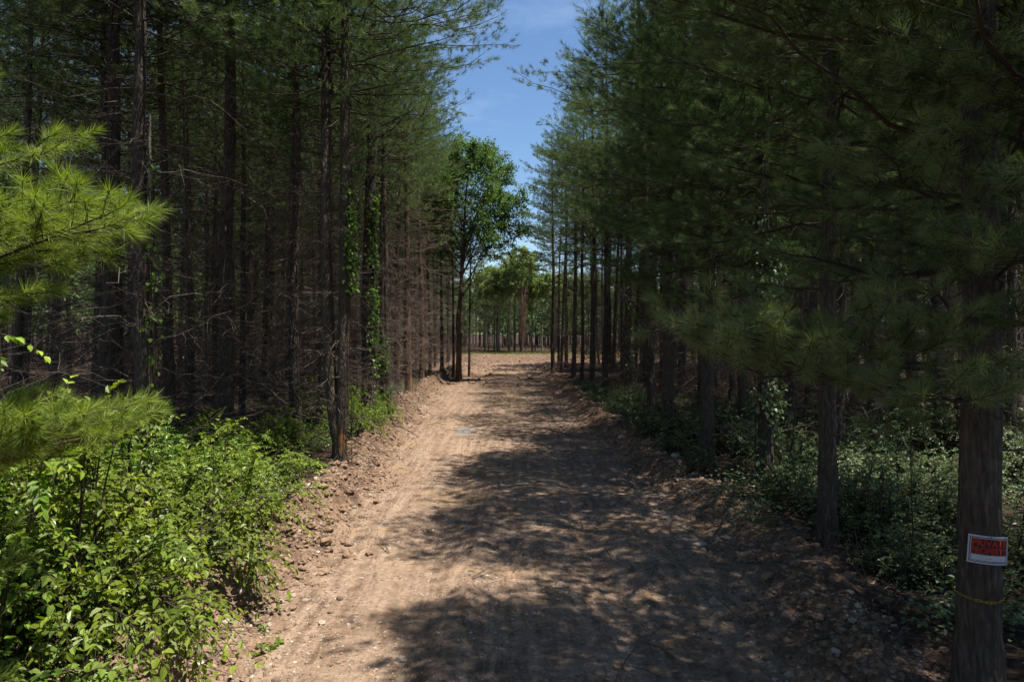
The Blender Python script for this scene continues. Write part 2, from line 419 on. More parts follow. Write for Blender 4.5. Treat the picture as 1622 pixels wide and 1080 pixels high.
def add_limbs(tm, cm, rng, base, az, ln, elev, r0, cfg, live=True):
    """one branch: limb tube, secondary twigs and (when live) needle shoots"""
    n = 8
    t = np.linspace(0, 1, n)
    hd = np.array([math.cos(az), math.sin(az), 0])
    sd = np.array([-math.sin(az), math.cos(az), 0])
    up = np.array([0, 0, 1.0])
    curve = cfg.get('curve', 0.12)
    wig = rng.normal(0, 0.035 if live else 0.075, (n, 2)).cumsum(0) * 0.5 * ln ** 0.5
    wig[0] = 0
    P = base + ln * (t[:, None] * (math.cos(elev) * hd + math.sin(elev) * up) + (curve * (t ** 2 - t))[:, None] * up + wig[:, :1] * sd + wig[:, 1:] * up)
    R = r0 * (1 - t) ** 0.75 + 0.004
    tubes(cm if live else tm, P, R, 5, 0 if live else 1)
    if not live:
        m = rng.integers(5, 12)
        ts = 0.2 + 0.8 * rng.random(m)
        PS = []; RS = []
        for q in ts:
            p = np.array([np.interp(q, t, P[:, k]) for k in range(3)])
            s = rng.choice([-1, 1])
            d = nrm(hd * 0.7 + sd * s * (0.5 + 0.5 * rng.random()) + up * rng.normal(-0.05, 0.35))
            l2 = ln * (0.16 + 0.34 * rng.random())
            mid = p + d * l2 * 0.5 + up * rng.normal(0, 0.07) * l2 + sd * rng.normal(0, .06) * l2
            end = p + d * l2 + up * rng.normal(-0.05, 0.18) * l2
            PS.append([p, mid, end])
            RS.append([r0 * 0.42 * (1 - q * .5), r0 * 0.3 * (1 - q * .5), 0.0022])
            for _ in range(rng.integers(1, 4)):
                f = rng.random()
                p3 = mid + (end - mid) * f
                d3 = nrm(d + rng.normal(0, .65, 3)); l3 = l2 * (.25 + .4 * rng.random())
                PS.append([p3, p3 + d3 * l3 * .5 + rng.normal(0, .03, 3) * l3, p3 + d3 * l3])
                RS.append([r0 * .24, r0 * .2, 0.0018])
        tubes(tm, PS, RS, 3, 1)
        return
    ns = max(4, int(ln * cfg['sec']))
    ts = np.linspace(cfg.get('bare', 0.28), 0.97, ns) + rng.normal(0, 0.015, ns)
    ts = np.clip(ts, 0.05, 0.99)
    sgn = np.where(np.arange(ns) % 2 == 0, 1, -1)
    p0 = np.stack([np.interp(ts, t, P[:, k]) for k in range(3)], 1)
    tang = nrm(np.stack([np.interp(ts, t, np.gradient(P[:, k])) for k in range(3)], 1))
    a2 = np.radians(rng.normal(50, 9, ns))
    d2 = nrm(tang * np.cos(a2)[:, None] + (sd[None] * sgn[:, None]) * np.sin(a2)[:, None] + up * rng.normal(0.08, cfg.get('flat', 0.16), (ns, 1)))
    l2 = np.minimum(ln * 0.42, 1.25) * (1.02 - ts) ** 0.7 * (0.75 + 0.5 * rng.random(ns)) + 0.14
    P2 = np.stack([p0, p0 + d2 * (l2 * .5)[:, None] - up * 0.02, p0 + d2 * l2[:, None] + up * (0.10 * l2)[:, None]], 1)
    r2 = np.clip(r0 * 0.34 * (1.1 - ts), 0.003, 1)
    tubes(cm, P2, np.stack([r2, r2 * .7, r2 * 0 + 0.002], 1), 3, 0)
    # shoots
    sb = []; sdir = []
    for i in range(ns):
        k = max(2, int(l2[i] * cfg['shoots'] + 1))
        q = np.concatenate([0.25 + 0.75 * rng.random(k - 1), [1.0]])
        e1 = P2[i, 1] - P2[i, 0]; e2 = P2[i, 2] - P2[i, 1]
        pp = P2[i, 0] + e1 * np.clip(q * 2, 0, 1)[:, None] + e2 * np.clip(q * 2 - 1, 0, 1)[:, None]
        lat = np.cross(d2[i], up)
        dd = nrm(d2[i] * 0.85 + lat * rng.normal(0, 0.6, (k, 1)) + up * rng.normal(cfg.get('lift', 0.3), 0.3, (k, 1)) + rng.normal(0, .1, (k, 3)))
        dd[-1] = nrm(d2[i] + up * cfg.get('lift', 0.3))
        sb.append(pp); sdir.append(dd)
    sb.append(P[-1:]); sdir.append(nrm((P[-1:] - P[-2:-1]) + 0.02 * ln * up))
    sb = np.concatenate(sb); sdir = np.concatenate(sdir)
    S = len(sb)
    SL = cfg['sl'] * (0.7 + 0.6 * rng.random(S))
    if cfg.get('stalk'):
        tubes(cm, np.stack([sb - sdir * 0.06, sb + sdir * SL[:, None]], 1), np.tile([0.0035, 0.002], (S, 1)), 3, 0)
    dense = cfg['n']
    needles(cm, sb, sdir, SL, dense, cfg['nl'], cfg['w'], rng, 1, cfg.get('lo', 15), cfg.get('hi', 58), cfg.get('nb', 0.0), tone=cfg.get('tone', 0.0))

MID = dict(sec=4.2, shoots=7.6, sl=0.12, n=22, nl=0.13, w=0.0076, curve=0.16, bare=0.36, lo=20, hi=75, flat=0.06)
NEAR = dict(sec=7.2, shoots=6.6, sl=0.11, n=46, nl=0.115, w=0.0044, curve=0.18, stalk=True, bare=0.3, lo=20, hi=78, flat=0.10)
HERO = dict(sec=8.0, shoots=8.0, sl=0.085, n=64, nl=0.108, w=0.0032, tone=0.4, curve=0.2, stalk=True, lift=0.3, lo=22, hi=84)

def build_pine(seed, Ht, r0, cb, Lmax, cfg, name, dead=(0.9, None), dead_len=(0.5, 1.7), dead_n=(3, 6), stems=None, mats=None,
               explicit=(), low_az=None, whorl=0.52, dead_mat='deadwood', peak=0.3, maxz=None, azfilter=None, dead_r=0.0085, ecfg=None):
    rng = np.random.default_rng(seed)
    tm = MB(); cm = MB()
    if stems is None:
        w = rng.normal(0, 0.012, (12, 2)).cumsum(0); w[0] = 0
        w = w - np.linspace(0, 1, 12)[:, None] * w[-1] * 0.6
        stems = [[(Ht * i / 11, w[i, 0] * 2, w[i, 1] * 2) for i in range(12)]]
    for si, stem in enumerate(stems):
        Hs = stem[-1][0]; z_start = stem[0][0]
        zs = np.arange(-0.4 if z_start <= 0 else z_start, Hs, 0.13)
        zs = np.append(zs, Hs)
        P = stem_points(stem, zs)
        R = r0 * np.clip(1 - np.clip(zs, 0, None) / Hs, 0.02, 1) ** 0.72
        R = R * (1 + (0.42 * np.exp(-np.clip(zs, -.4, None) / 0.22) if z_start <= 0 else 0))
        R = R * (1 + 0.10 * np.exp(-(((zs - 0.2) % whorl - 0.1) / 0.07) ** 2)) * (1 + rng.normal(0, 0.02, len(zs)))
        tubes(tm, P, R, 12, 0)
        ctop = Hs - 0.25
        z = max(dead[0], z_start + 0.3)
        z = z - ((z - 0.3) % whorl)
        while z < ctop:
            p = stem_points(stem, np.array([z]))[0]
            rs = r0 * max(0.05, 1 - z / Hs) ** 0.72
            base_n = rng.integers(*dead_n) if z < cb else rng.integers(5, 8)
            a0 = rng.random() * 2 * PI
            for j in range(base_n):
                az = a0 + j * 2 * PI / base_n + rng.normal(0, 0.3)
                alive = z > cb + rng.normal(0, 0.5)
                if low_az is not None and not alive:
                    # crown hangs lower on its open side
                    alive = z > low_az[1] and math.cos(az - low_az[0]) > 0.25
                pb = p + np.array([0, 0, rng.normal(0, 0.05)])
                if alive:
                    u = (z - cb) / (Hs - cb)
                    prof = (min(1, 0.72 + max(u, 0) / peak * 0.28) if u < peak else max(0.05, (1 - u) / (1 - peak)) ** 0.68)
                    ln = Lmax * prof * (0.58 + 0.62 * rng.random()) * (1 - 0.25 * (u < 0))
                    el = math.radians(np.interp(u, [0, 0.4, 0.8, 1], [2, 14, 32, 60])) + rng.normal(0, 0.09)
                    if azfilter is not None: ln *= azfilter(az, z)
                    if ln < 0.2 or (maxz and z > maxz): continue
                    add_limbs(tm, cm, rng, pb, az, ln, el, max(0.007, min(0.02, rs * 0.2)), cfg, True)
                else:
                    if rng.random() < 0.15: continue
                    ln = dead_len[0] + (dead_len[1] - dead_len[0]) * rng.random() ** 1.3
                    add_limbs(tm, cm, rng, pb, az, ln, rng.normal(0.0, 0.36), dead_r * (0.6 + 0.8 * rng.random() ** 2), dict(curve=rng.normal(0.12, 0.3)), False)
            z += whorl * (0.9 + 0.2 * rng.random())
    for (z, az, ln, el) in explicit:
        p = stem_points(stems[0], np.array([z]))[0]
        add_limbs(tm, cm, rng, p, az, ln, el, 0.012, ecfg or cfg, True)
    root = empty(name)
    mats = mats or ('bark', 'needle')
    tm.build('trunk', [M[mats[0]], M[dead_mat]], root)
    if cm.V:
        cm.build('crown', [M['twig'], M[mats[1]]], root)
    return root

# ----------------------------------------------------------------- broad leaves
def leaf_blades(mb, base, dr, nor, ln, w, mat, attr, rng, cup=0.18):
    """pointed oval leaves, folded along the midrib"""
    S = len(base)
    side = nrm(np.cross(dr, nor)); nor = np.cross(side, dr)
    ln = ln[:, None]; w = w[:, None]
    droop = -nor * ln * 0.12
    b = base; tip = base + dr * ln + droop
    l1 = base + dr * ln * .32 + side * w * .5 + nor * w * cup; l2 = base + dr * ln * .68 + side * w * .38 + nor * w * cup + droop * .4
    r1 = base + dr * ln * .32 - side * w * .5 + nor * w * cup; r2 = base + dr * ln * .68 - side * w * .38 + nor * w * cup + droop * .4
    V = np.stack([b, r1, r2, tip, l2, l1], 1).reshape(-1, 3)
    o = np.arange(S)[:, None] * 6
    F = np.concatenate([o + np.array([[0, 1, 2, 3]]), o + np.array([[0, 3, 4, 5]])])
    mb.add(V, F, mat, np.repeat(attr, 6), False)

def arc_paths(base, dr, ln, sag, n, rng, wig=0.03):
    t = np.linspace(0, 1, n)
    P = base[:, None] + dr[:, None] * (ln[:, None] * t)[..., None]
    P[..., 2] -= (sag[:, None] * ln[:, None]) * t ** 2
    w = rng.normal(0, wig, P.shape).cumsum(1) * ln[:, None, None] / n * 2
    w[:, 0] = 0
    return P + w

def along(P, idx, q):
    """points and tangents at parameter q on path idx"""
    n = P.shape[1]
    f = np.clip(q, 0, 0.9999) * (n - 1)
    i = f.astype(int); fr = (f - i)[:, None]
    a = P[idx, i]; b = P[idx, i + 1]
    return a + (b - a) * fr, nrm(b - a)

def build_bush(seed, R, Ht, nst, ntw, npair, leaf, name, lm='leaf', sag=0.5, twl=0.5, stem_mat='twig', asym=None):
    rng = np.random.default_rng(seed)
    sm = MB(); fm = MB()
    az = rng.random(nst) * 2 * PI
    sp = rng.random(nst) ** 0.7
    base = np.stack([np.cos(az) * 0.22 * R * rng.random(nst), np.sin(az) * 0.22 * R * rng.random(nst), np.full(nst, -0.1)], 1)
    dr = nrm(np.stack([np.cos(az) * sp * R * 1.1, np.sin(az) * sp * R * 1.1, Ht * (1.25 - 0.45 * sp)], 1))
    ln = np.sqrt((R * sp) ** 2 + Ht ** 2) * (0.75 + 0.45 * rng.random(nst))
    P = arc_paths(base, dr, ln, sag * sp * 0.8, 9, rng)
    tubes(sm, P, np.linspace(0.016, 0.003, 9)[None] * np.ones((nst, 1)), 5, 0)
    idx = np.repeat(np.arange(nst), ntw)
    q = 0.28 + 0.72 * rng.random(nst * ntw)
    p, tg = along(P, idx, q)
    d = nrm(tg * 0.7 + rng.normal(0, 0.75, p.shape) + np.array([0, 0, 0.1]))
    l2 = twl * (0.5 + 0.8 * rng.random(len(p))) * (1.2 - 0.5 * q)
    P2 = arc_paths(p, d, l2, 0.25 + 0.4 * rng.random(len(p)), 5, rng)
    tubes(sm, P2, np.linspace(0.005, 0.0016, 5)[None] * np.ones((len(p), 1)), 3, 0)
    nt = len(p)
    k = npair
    qq = np.tile(np.linspace(0.15, 1.0, k), nt)
    ii = np.repeat(np.arange(nt), k)
    tone = np.repeat(rng.random(nt) * 0.55, k)
    for s in (-1, 1):
        b, tg = along(P2, ii, qq)
        lat = nrm(np.cross(tg, np.array([0, 0, 1.0]) + rng.normal(0, .25, tg.shape)))
        dd = nrm(tg * (0.55 + 0.5 * (qq > 0.97))[:, None] + lat * s * 0.85 + rng.normal(0, 0.22, tg.shape) + np.array([0, 0, -0.12]))
        nn = nrm(np.array([0, 0, 1.0]) + rng.normal(0, 0.35, tg.shape))
        sz = leaf * (0.5 + 0.85 * rng.random(len(b))) * (1.1 - 0.4 * qq)
        at = np.clip(tone + 0.3 * rng.random(len(b)) + 0.3 * (qq > .78), 0, 1)
        leaf_blades(fm, b, dd, nn, sz, sz * 0.56, 0, at, rng)
    root = empty(name)
    sm.build('stem', [M[stem_mat]], root)
    fm.build('foliage', [M[lm]], root)
    return root

def build_broadleaf(seed, Ht, r0, fork, nl, spread, leaf, name, lm, bark, nsub=9, ntw=7, nlf=9, tilt=(0.25, 0.75), low=0.45, extra=(), sag=0.05, lean=0.0):
    rng = np.random.default_rng(seed)
    tm = MB(); fm = MB()
    zs = np.linspace(-0.3, Ht * 0.92, 24)
    wx = rng.normal(0, 0.05, (24, 2)).cumsum(0) * 0.5
    wx[:4] *= np.array([0, .2, .5, .8])[:, None]
    wx[:, 0] += lean * np.clip(zs / Ht, 0, 1) ** 1.6
    P = np.stack([wx[:, 0], wx[:, 1], zs], 1)
    R = r0 * np.clip(1 - zs / Ht, 0.03, 1) ** 0.9 * (1 + 0.4 * np.exp(-np.clip(zs, 0, 9) / 0.25))
    tubes(tm, P, R, 10, 0)
    hz = fork + (Ht * 0.86 - fork) * np.linspace(0, 1, nl) ** 1.1
    base = np.stack([np.interp(hz, zs, P[:, 0]), np.interp(hz, zs, P[:, 1]), hz], 1)
    az = np.arange(nl) * 2.4 + rng.normal(0, 0.4, nl)
    tl = tilt[0] + (tilt[1] - tilt[0]) * rng.random(nl)
    dr = np.stack([np.cos(az) * np.sin(tl), np.sin(az) * np.sin(tl), np.cos(tl)], 1)
    ln = np.minimum((Ht - hz) * 0.95, spread / np.sin(tl)) * (0.8 + 0.3 * rng.random(nl))
    if len(extra):
        base = np.concatenate([base, [[np.interp(e[0], zs, P[:, 0]), np.interp(e[0], zs, P[:, 1]), e[0]] for e in extra]])
        dr = np.concatenate([dr, [nrm(np.array(e[1], float)) for e in extra]])
        ln = np.concatenate([ln, [e[2] for e in extra]])
    nl = len(ln)
    P1 = arc_paths(base, dr, ln, np.full(nl, sag), 9, rng, 0.05)
    r1 = r0 * 0.42 * np.clip(1 - base[:, 2] / Ht, 0.1, 1)
    tubes(tm, P1, r1[:, None] * np.linspace(1, 0.12, 9)[None], 6, 0)
    idx = np.repeat(np.arange(nl), nsub)
    q = low + (1 - low) * rng.random(nl * nsub)
    p, tg = along(P1, idx, q)
    d = nrm(tg * 0.6 + rng.normal(0, 0.6, p.shape) + np.array([0, 0, 0.12]))
    l2 = np.minimum(ln[idx] * 0.36, 1.7) * (0.5 + 0.7 * rng.random(len(p))) * (1.15 - 0.5 * q)
    P2 = arc_paths(p, d, l2, 0.1 + 0.2 * rng.random(len(p)), 5, rng, 0.06)
    tubes(tm, P2, np.linspace(0.016, 0.004, 5)[None] * np.ones((len(p), 1)), 4, 0)
    i2 = np.repeat(np.arange(len(p)), ntw)
    q2 = 0.2 + 0.8 * rng.random(len(i2))
    b, tg = along(P2, i2, q2)
    d3 = nrm(tg * 0.5 + rng.normal(0, 0.7, b.shape))
    l3 = 0.45 * (0.5 + rng.random(len(b)))
    tone = rng.random(len(b)) * 0.6
    i3 = np.repeat(np.arange(len(b)), nlf)
    f = rng.random(len(i3))
    lb = b[i3] + d3[i3] * (l3[i3] * f)[:, None] + rng.normal(0, 0.05, (len(i3), 3))
    ld = nrm(d3[i3] * 0.5 + rng.normal(0, 0.8, lb.shape) + np.array([0, 0, -0.25]))
    ln_ = nrm(np.array([0, 0, 1.0]) + rng.normal(0, 0.5, lb.shape))
    sz = leaf * (0.65 + 0.6 * rng.random(len(lb)))
    leaf_blades(fm, lb, ld, ln_, sz, sz * 0.62, 0, np.clip(tone[i3] + 0.4 * rng.random(len(lb)), 0, 1), rng)
    root = empty(name)
    tm.build('trunk', [M[bark]], root)
    fm.build('crown', [M[lm]], root)
    return root

# ================================================================= SETTING
def build_terrain():
    ys = np.concatenate([np.arange(-24, 2.5, 0.5), np.arange(2.5, 13, 0.04), np.arange(13, 28, 0.07), np.arange(28, 62, 0.18), np.arange(62, 104, 0.5), 104 * 1.07 ** np.arange(0, 30)])
    xi = np.arange(-5.2, 5.4, 0.045)
    xm = np.concatenate([np.arange(5.4, 12, 0.22), np.arange(12, 40, 0.8), 40 * 1.25 ** np.arange(0, 12)])
    xs = np.concatenate([-xm[::-1], xi, xm])
    X, Y = np.meshgrid(xs, ys)
    Z = h(X.ravel(), Y.ravel()).reshape(X.shape)
    ny, nx = X.shape
    V = np.stack([X, Y, Z], -1).reshape(-1, 3)
    e, s = road_e(X, Y)
    edge = fbm(X * 1.8, Y * 1.8, 70, 3) * 0.35
    fade = 1 - smooth(57, 66, Y)
    inroad = (1 - smooth(-0.1, 0.5, e + edge)) * np.where(Y < 66, 1, 0)
    bank = np.exp(-((e - 0.42 + edge * .4) / 0.42) ** 2) * fade
    clr = clearing(X, Y)
    bank = np.maximum(bank, np.clip(smooth(16, 44, Y) * 0.65 * inroad + clr * 0.75, 0, 0.8))
    far_left = smooth(38, 46, Y) * smooth(-8, -5.5, X) * (1 - smooth(0, 1, X)) * (1 - smooth(60, 66, Y)) * 0.55
    soil = np.clip(np.maximum.reduce([inroad, clr * 0.22, smooth(0.9, 0.4, e) if False else 0 * e, far_left]), 0, 1)
    turf = smooth(89.5, 92, Y + fbm(X * .3, Y * .3, 77, 2)) * (1 - smooth(99, 103, Y)) * smooth(-9, -5, X)
    sprout = smooth(0.25, 0.6, fbm(X * .5, Y * .5, 79, 3)) * smooth(66, 80, Y) * clr * 0.5
    turf = np.maximum(turf * .9, sprout)
    i, j = np.meshgrid(np.arange(ny - 1), np.arange(nx - 1), indexing='ij')
    a = i * nx + j
    F = np.stack([a, a + 1, a + nx + 1, a + nx], -1)
    ec = (e[:-1, :-1] + e[1:, 1:]) / 2
    isroad = (ec < 1.0) & (Y[:-1, :-1] < 62) & (np.abs(X[:-1, :-1]) < 6.2)
    for name, msk in (('dirt_road', isroad), ('ground', ~isroad)):
        FF = F[msk]
        used, inv = np.unique(FF.ravel(), return_inverse=True)
        mb = MB()
        mb.add(V[used], inv.reshape(-1, 4), 0)
        o = mb.build(name, [M['dirt']])
        for nm, arr in (('soil', soil), ('bank', bank), ('turf', turf)):
            at = o.data.attributes.new(nm, 'FLOAT', 'POINT')
            at.data.foreach_set('value', arr.ravel()[used].astype(np.float32))
        tag(o, kind='structure')
build_terrain()

def ico(sub):
    t = (1 + 5 ** .5) / 2
    v = [(-1, t, 0), (1, t, 0), (-1, -t, 0), (1, -t, 0), (0, -1, t), (0, 1, t), (0, -1, -t), (0, 1, -t), (t, 0, -1), (t, 0, 1), (-t, 0, -1), (-t, 0, 1)]
    f = [(0, 11, 5), (0, 5, 1), (0, 1, 7), (0, 7, 10), (0, 10, 11), (1, 5, 9), (5, 11, 4), (11, 10, 2), (10, 7, 6), (7, 1, 8), (3, 9, 4), (3, 4, 2), (3, 2, 6), (3, 6, 8), (3, 8, 9), (4, 9, 5), (2, 4, 11), (6, 2, 10), (8, 6, 7), (9, 8, 1)]
    v = [np.array(p) / np.linalg.norm(p) for p in v]
    for _ in range(sub):
        cache = {}; nf = []
        def mid(a, b):
            k = (min(a, b), max(a, b))
            if k not in cache:
                m = v[a] + v[b]; v.append(m / np.linalg.norm(m)); cache[k] = len(v) - 1
            return cache[k]
        for a, b, c in f:
            x, y, z = mid(a, b), mid(b, c), mid(c, a)
            nf += [(a, x, z), (b, y, x), (c, z, y), (x, y, z)]
        f = nf
    return np.array(v), np.array(f)

def stones(mb, pts, size, rng, sub=0, flat=0.7, jag=0.3, sink=0.35, smooth_=False, attr=None):
    v, f = ico(sub)
    S = len(pts)
    k = len(v)
    sc = size[:, None] * (0.7 + 0.6 * rng.random((S, 3))) * np.array([1, 1, flat])
    W = v[None] * (1 + jag * rng.normal(size=(S, k, 1)))
    W = W * sc[:, None]
    a = rng.random(S) * 2 * PI
    c, s = np.cos(a)[:, None], np.sin(a)[:, None]
    x = W[..., 0] * c - W[..., 1] * s; y = W[..., 0] * s + W[..., 1] * c
    W = np.stack([x, y, W[..., 2]], -1) + pts[:, None] + np.array([0, 0, 1]) * (size * flat * (1 - 2 * sink))[:, None, None] * 0.6
    F = (f[None] + (np.arange(S) * k)[:, None, None]).reshape(-1, 3)
    mb.add(W.reshape(-1, 3), F, 0, np.repeat(rng.random(S) if attr is None else attr, k), smooth_)

def ground_debris():
    rng = np.random.default_rng(5)
    # gravel over the road, denser near
    n = 26000
    d = 4.2 * (34 / 4.2) ** (rng.random(n) ** 1.0)
    x = road_c(d) + rng.uniform(-1, 1, n) * (road_hw(d) + 0.7)
    keep = fbm(x * 0.8, d * 0.8, 90, 3) + rng.normal(0, .25, n) > -0.12
    x = x[keep]; d = d[keep]
    sz = 0.006 + 0.014 * rng.random(len(x)) ** 3 + 0.00035 * d
    mb = MB()
    stones(mb, np.stack([x, d, h(x, d)], 1), sz, rng, 0, 0.7, 0.15, 0.4)
    tag(mb.build('gravel', [M['pebble']]), 'small pale gravel scattered over the packed dirt road', 'gravel', kind='stuff')
    # lumps of earth on both banks
    n = 15000
    d = 4.2 * (55 / 4.2) ** rng.random(n)
    sg = rng.choice([-1, 1], n)
    wob = fbm(d * 0.45, 0 * d + sg * 9, 21, 3) * 0.45
    x = road_c(d) + sg * (road_hw(d) + wob + rng.normal(0.38, 0.34, n) - np.where(sg > 0, 0.55 * smooth(9, 17, d), 0))
    sz = (0.012 + 0.06 * rng.random(n) ** 5 + 0.0003 * d) * np.where(sg > 0, .7, 1)
    mb = MB()
    stones(mb, np.stack([x, d, h(x, d)], 1), sz, rng, 1, 0.7, 0.17, 0.45)
    tag(mb.build('rubble', [M['clod']]), 'crumbled brown earth and stone rubble along both road banks', 'rubble', kind='stuff')
    mb = MB()
    n = 3500
    d = 4.2 * (45 / 4.2) ** rng.random(n)
    sg = rng.choice([-1, 1], n)
    x = road_c(d) + sg * (road_hw(d) + rng.normal(0.1, 0.4, n))
    sz = 0.010 + 0.035 * rng.random(n) ** 4
    stones(mb, np.stack([x, d, h(x, d)], 1), sz, rng, 1, 0.7, 0.1, 0.35)
    tag(mb.build('pebbles', [M['pebble']]), 'pale broken stone chips strewn along the road edges', 'pebbles', kind='stuff')
    # clods in the clearing
    mb = MB()
    n = 4200
    d = rng.uniform(58, 92, n); x = rng.uniform(-7, 30, n)
    d[:700] = rng.uniform(38, 62, 700); x[:700] = rng.uniform(-7, 3, 700)
    sz = 0.04 + 0.14 * rng.random(n) ** 3
    stones(mb, np.stack([x, d, h(x, d)], 1), sz, rng, 0, 0.6, 0.2, 0.35)
    tag(mb.build('dirt_lumps', [M['clod']]), 'turned brown soil lumps over the bare clearing', 'soil', kind='stuff')
    # twig litter
    mb = MB()
    n = 5200
    d = 4.5 * (90 / 4.5) ** rng.random(n)
    x = rng.uniform(-1, 1, n) * (3 + 0.7 * d)
    on = np.abs(x - road_c(d)) < road_hw(d)
    keep = (~on) | (rng.random(n) < 0.05)
    x = x[keep]; d = d[keep]; n = len(x)
    a = rng.random(n) * PI
    l = 0.1 + 0.5 * rng.random(n) ** 2
    dx = np.cos(a) * l; dy = np.sin(a) * l
    z0 = h(x, d) + 0.02; z1 = h(x + dx, d + dy) + 0.02 + 0.1 * rng.random(n) ** 2
    P = np.stack([np.stack([x, d, z0], 1), np.stack([x + dx * .5, d + dy * .5, (z0 + z1) / 2 + 0.02], 1), np.stack([x + dx, d + dy, z1], 1)], 1)
    tubes(mb, P, np.stack([0.004 + 0.006 * rng.random(n), np.full(n, 0.006), np.full(n, 0.002)], 1), 3, 0)
    tag(mb.build('twig_litter', [M['deadwood']]), 'dry fallen twigs littering the forest floor and clearing', 'twig litter', kind='stuff')
ground_debris()

# puddle: thin shallow water in a rut
def puddle():
    m, nt, out = newmat('muddy_water')
    b = N(nt, 'ShaderNodeBsdfPrincipled')
    b.inputs['Base Color'].default_value = (0.26, 0.225, 0.19, 1)
    b.inputs['Roughness'].default_value = 0.22
    b.inputs['Specular IOR Level'].default_value = 0.5
    L(nt, b.outputs[0], out.inputs[0])
    mb = MB()
    n = 40
    a = np.arange(n) / n * 2 * PI
    rr = 1 + 0.22 * np.sin(a * 3 + 1) + 0.15 * np.sin(a * 5)
    V = np.stack([PUD[0] + np.cos(a) * 0.27 * rr, PUD[1] + np.sin(a) * 0.85 * rr, np.full(n, -0.052)], 1)
    V = np.concatenate([V, [[PUD[0], PUD[1], -0.052]]])
    F = np.array([[i, (i + 1) % n, n] for i in range(n)])
    mb.add(V, F, 0, None, False)
    tag(mb.build('puddle', [m]), kind='structure')
puddle()

# ================================================================= PINES
PW = 'pine tree'
class Proto:
    def __init__(s, root): s.root = root; s.used = False
    def put(s, x, y, rz, scale, label, cat, group=None, z=None, sz=None):
        if not s.used:
            o = s.root; s.used = True
        else:
            o = copy_tree(s.root)
            for k in ('group',):
                if k in o: del o[k]
        o.location = (x, y, (H1(x, y) if z is None else z) - 0.03)
        o.rotation_euler = (0, 0, rz) if cat != PW else (rr.gauss(0, .011), rr.gauss(0, .011), rz)
        o.scale = (scale, scale, sz or scale)
        tag(o, label, cat, group)
        return o
placed = []      # (x, y) of every trunk so the rows keep clear
def mark(x, y): placed.append((x, y))

rr = random.Random(11)
mids = [Proto(build_pine(100 + i, Ht, 0.12, cb, Lm, MID, 'pine_tree', dead_len=(0.5, 2.0), dead_n=(5, 9)))
        for i, (Ht, cb, Lm) in enumerate([(17.4, 7.8, 3.0), (17.9, 8.6, 2.9), (16.8, 7.6, 3.1), (17.6, 8.2, 3.0)])]
edges = [Proto(build_pine(120 + i, Ht, 0.15, cb, Lm, MID, 'pine_tree', dead_len=(0.5, 1.8), dead_n=(4, 7), whorl=0.74))
         for i, (Ht, cb, Lm) in enumerate([(17.4, 6.8, 3.5), (16.6, 6.2, 3.6), (17.8, 7.3, 3.4)])]
bare = [Proto(build_pine(140 + i, Ht, 0.11, cb, 2.5, MID, 'pine_tree', dead_len=(0.7, 2.3), dead_n=(6, 10), dead_mat='deadwood'))
        for i, (Ht, cb) in enumerate([(17.8, 9.4), (18.6, 9.9), (17.2, 9.0)])]
PW = 'pine tree'

# ---- sign tree and its neighbours on the shady side
road_az = PI           # towards -X
sign_d = 5.2; sign_x = X_at(1549, sign_d); 
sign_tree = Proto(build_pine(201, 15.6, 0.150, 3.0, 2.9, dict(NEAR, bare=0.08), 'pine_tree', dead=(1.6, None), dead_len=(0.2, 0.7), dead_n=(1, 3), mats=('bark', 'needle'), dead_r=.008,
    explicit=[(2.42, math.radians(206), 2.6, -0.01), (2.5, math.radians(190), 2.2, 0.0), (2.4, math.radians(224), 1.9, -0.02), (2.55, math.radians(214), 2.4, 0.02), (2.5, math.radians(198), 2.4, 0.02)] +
    [(2.85 + 0.22 * k, math.radians(A), ln, 0.06 + 0.02 * k) for k, (A, ln) in enumerate(((228, 1.5), (246, 1.6), (236, 1.3), (222, 1.8), (250, 1.4), (238, 1.7), (230, 1.5), (244, 1.9), (236, 2.0), (188, 2.7), (255, 2.1), (212, 2.8), (170, 2.6), (240, 2.5), (196, 3.0), (222, 2.9), (262, 2.4), (205, 3.0), (180, 3.0)))], ecfg=dict(HERO, tone=0.6), azfilter=lambda az, z: .72 if z > 6.5 else 1.0))  # bough needles toned lighter, soft light put into their colour
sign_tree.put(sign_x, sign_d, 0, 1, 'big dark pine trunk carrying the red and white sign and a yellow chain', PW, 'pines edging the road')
mark(sign_x, sign_d)
nearP = [Proto(build_pine(210 + i, Ht, r0, cb, Lm, NEAR, 'pine_tree', dead=(1.2, None), dead_len=(0.3, 1.2), whorl=0.62))
         for i, (Ht, r0, cb, Lm) in enumerate([(17.0, 0.115, 3.5, 3.5), (17.4, 0.145, 4.4, 3.6)])]

def edge(px, py_or_d, proto, label, rz=None, scale=1.0, d=None, sz=None, tr=1.0):
    dd = d if d else CAMH * FPX / (py_or_d - 525.0)
    x = X_at(px, dd)
    mark(x, dd)
    o = proto.put(x, dd, rr.random() * 6.28 if rz is None else rz, scale, label, PW, 'pines edging the road', sz=sz)
    for ch in KIDS[o.name]:
        if ch.name.startswith('trunk'): ch.scale = (tr, tr, 1)
    return o

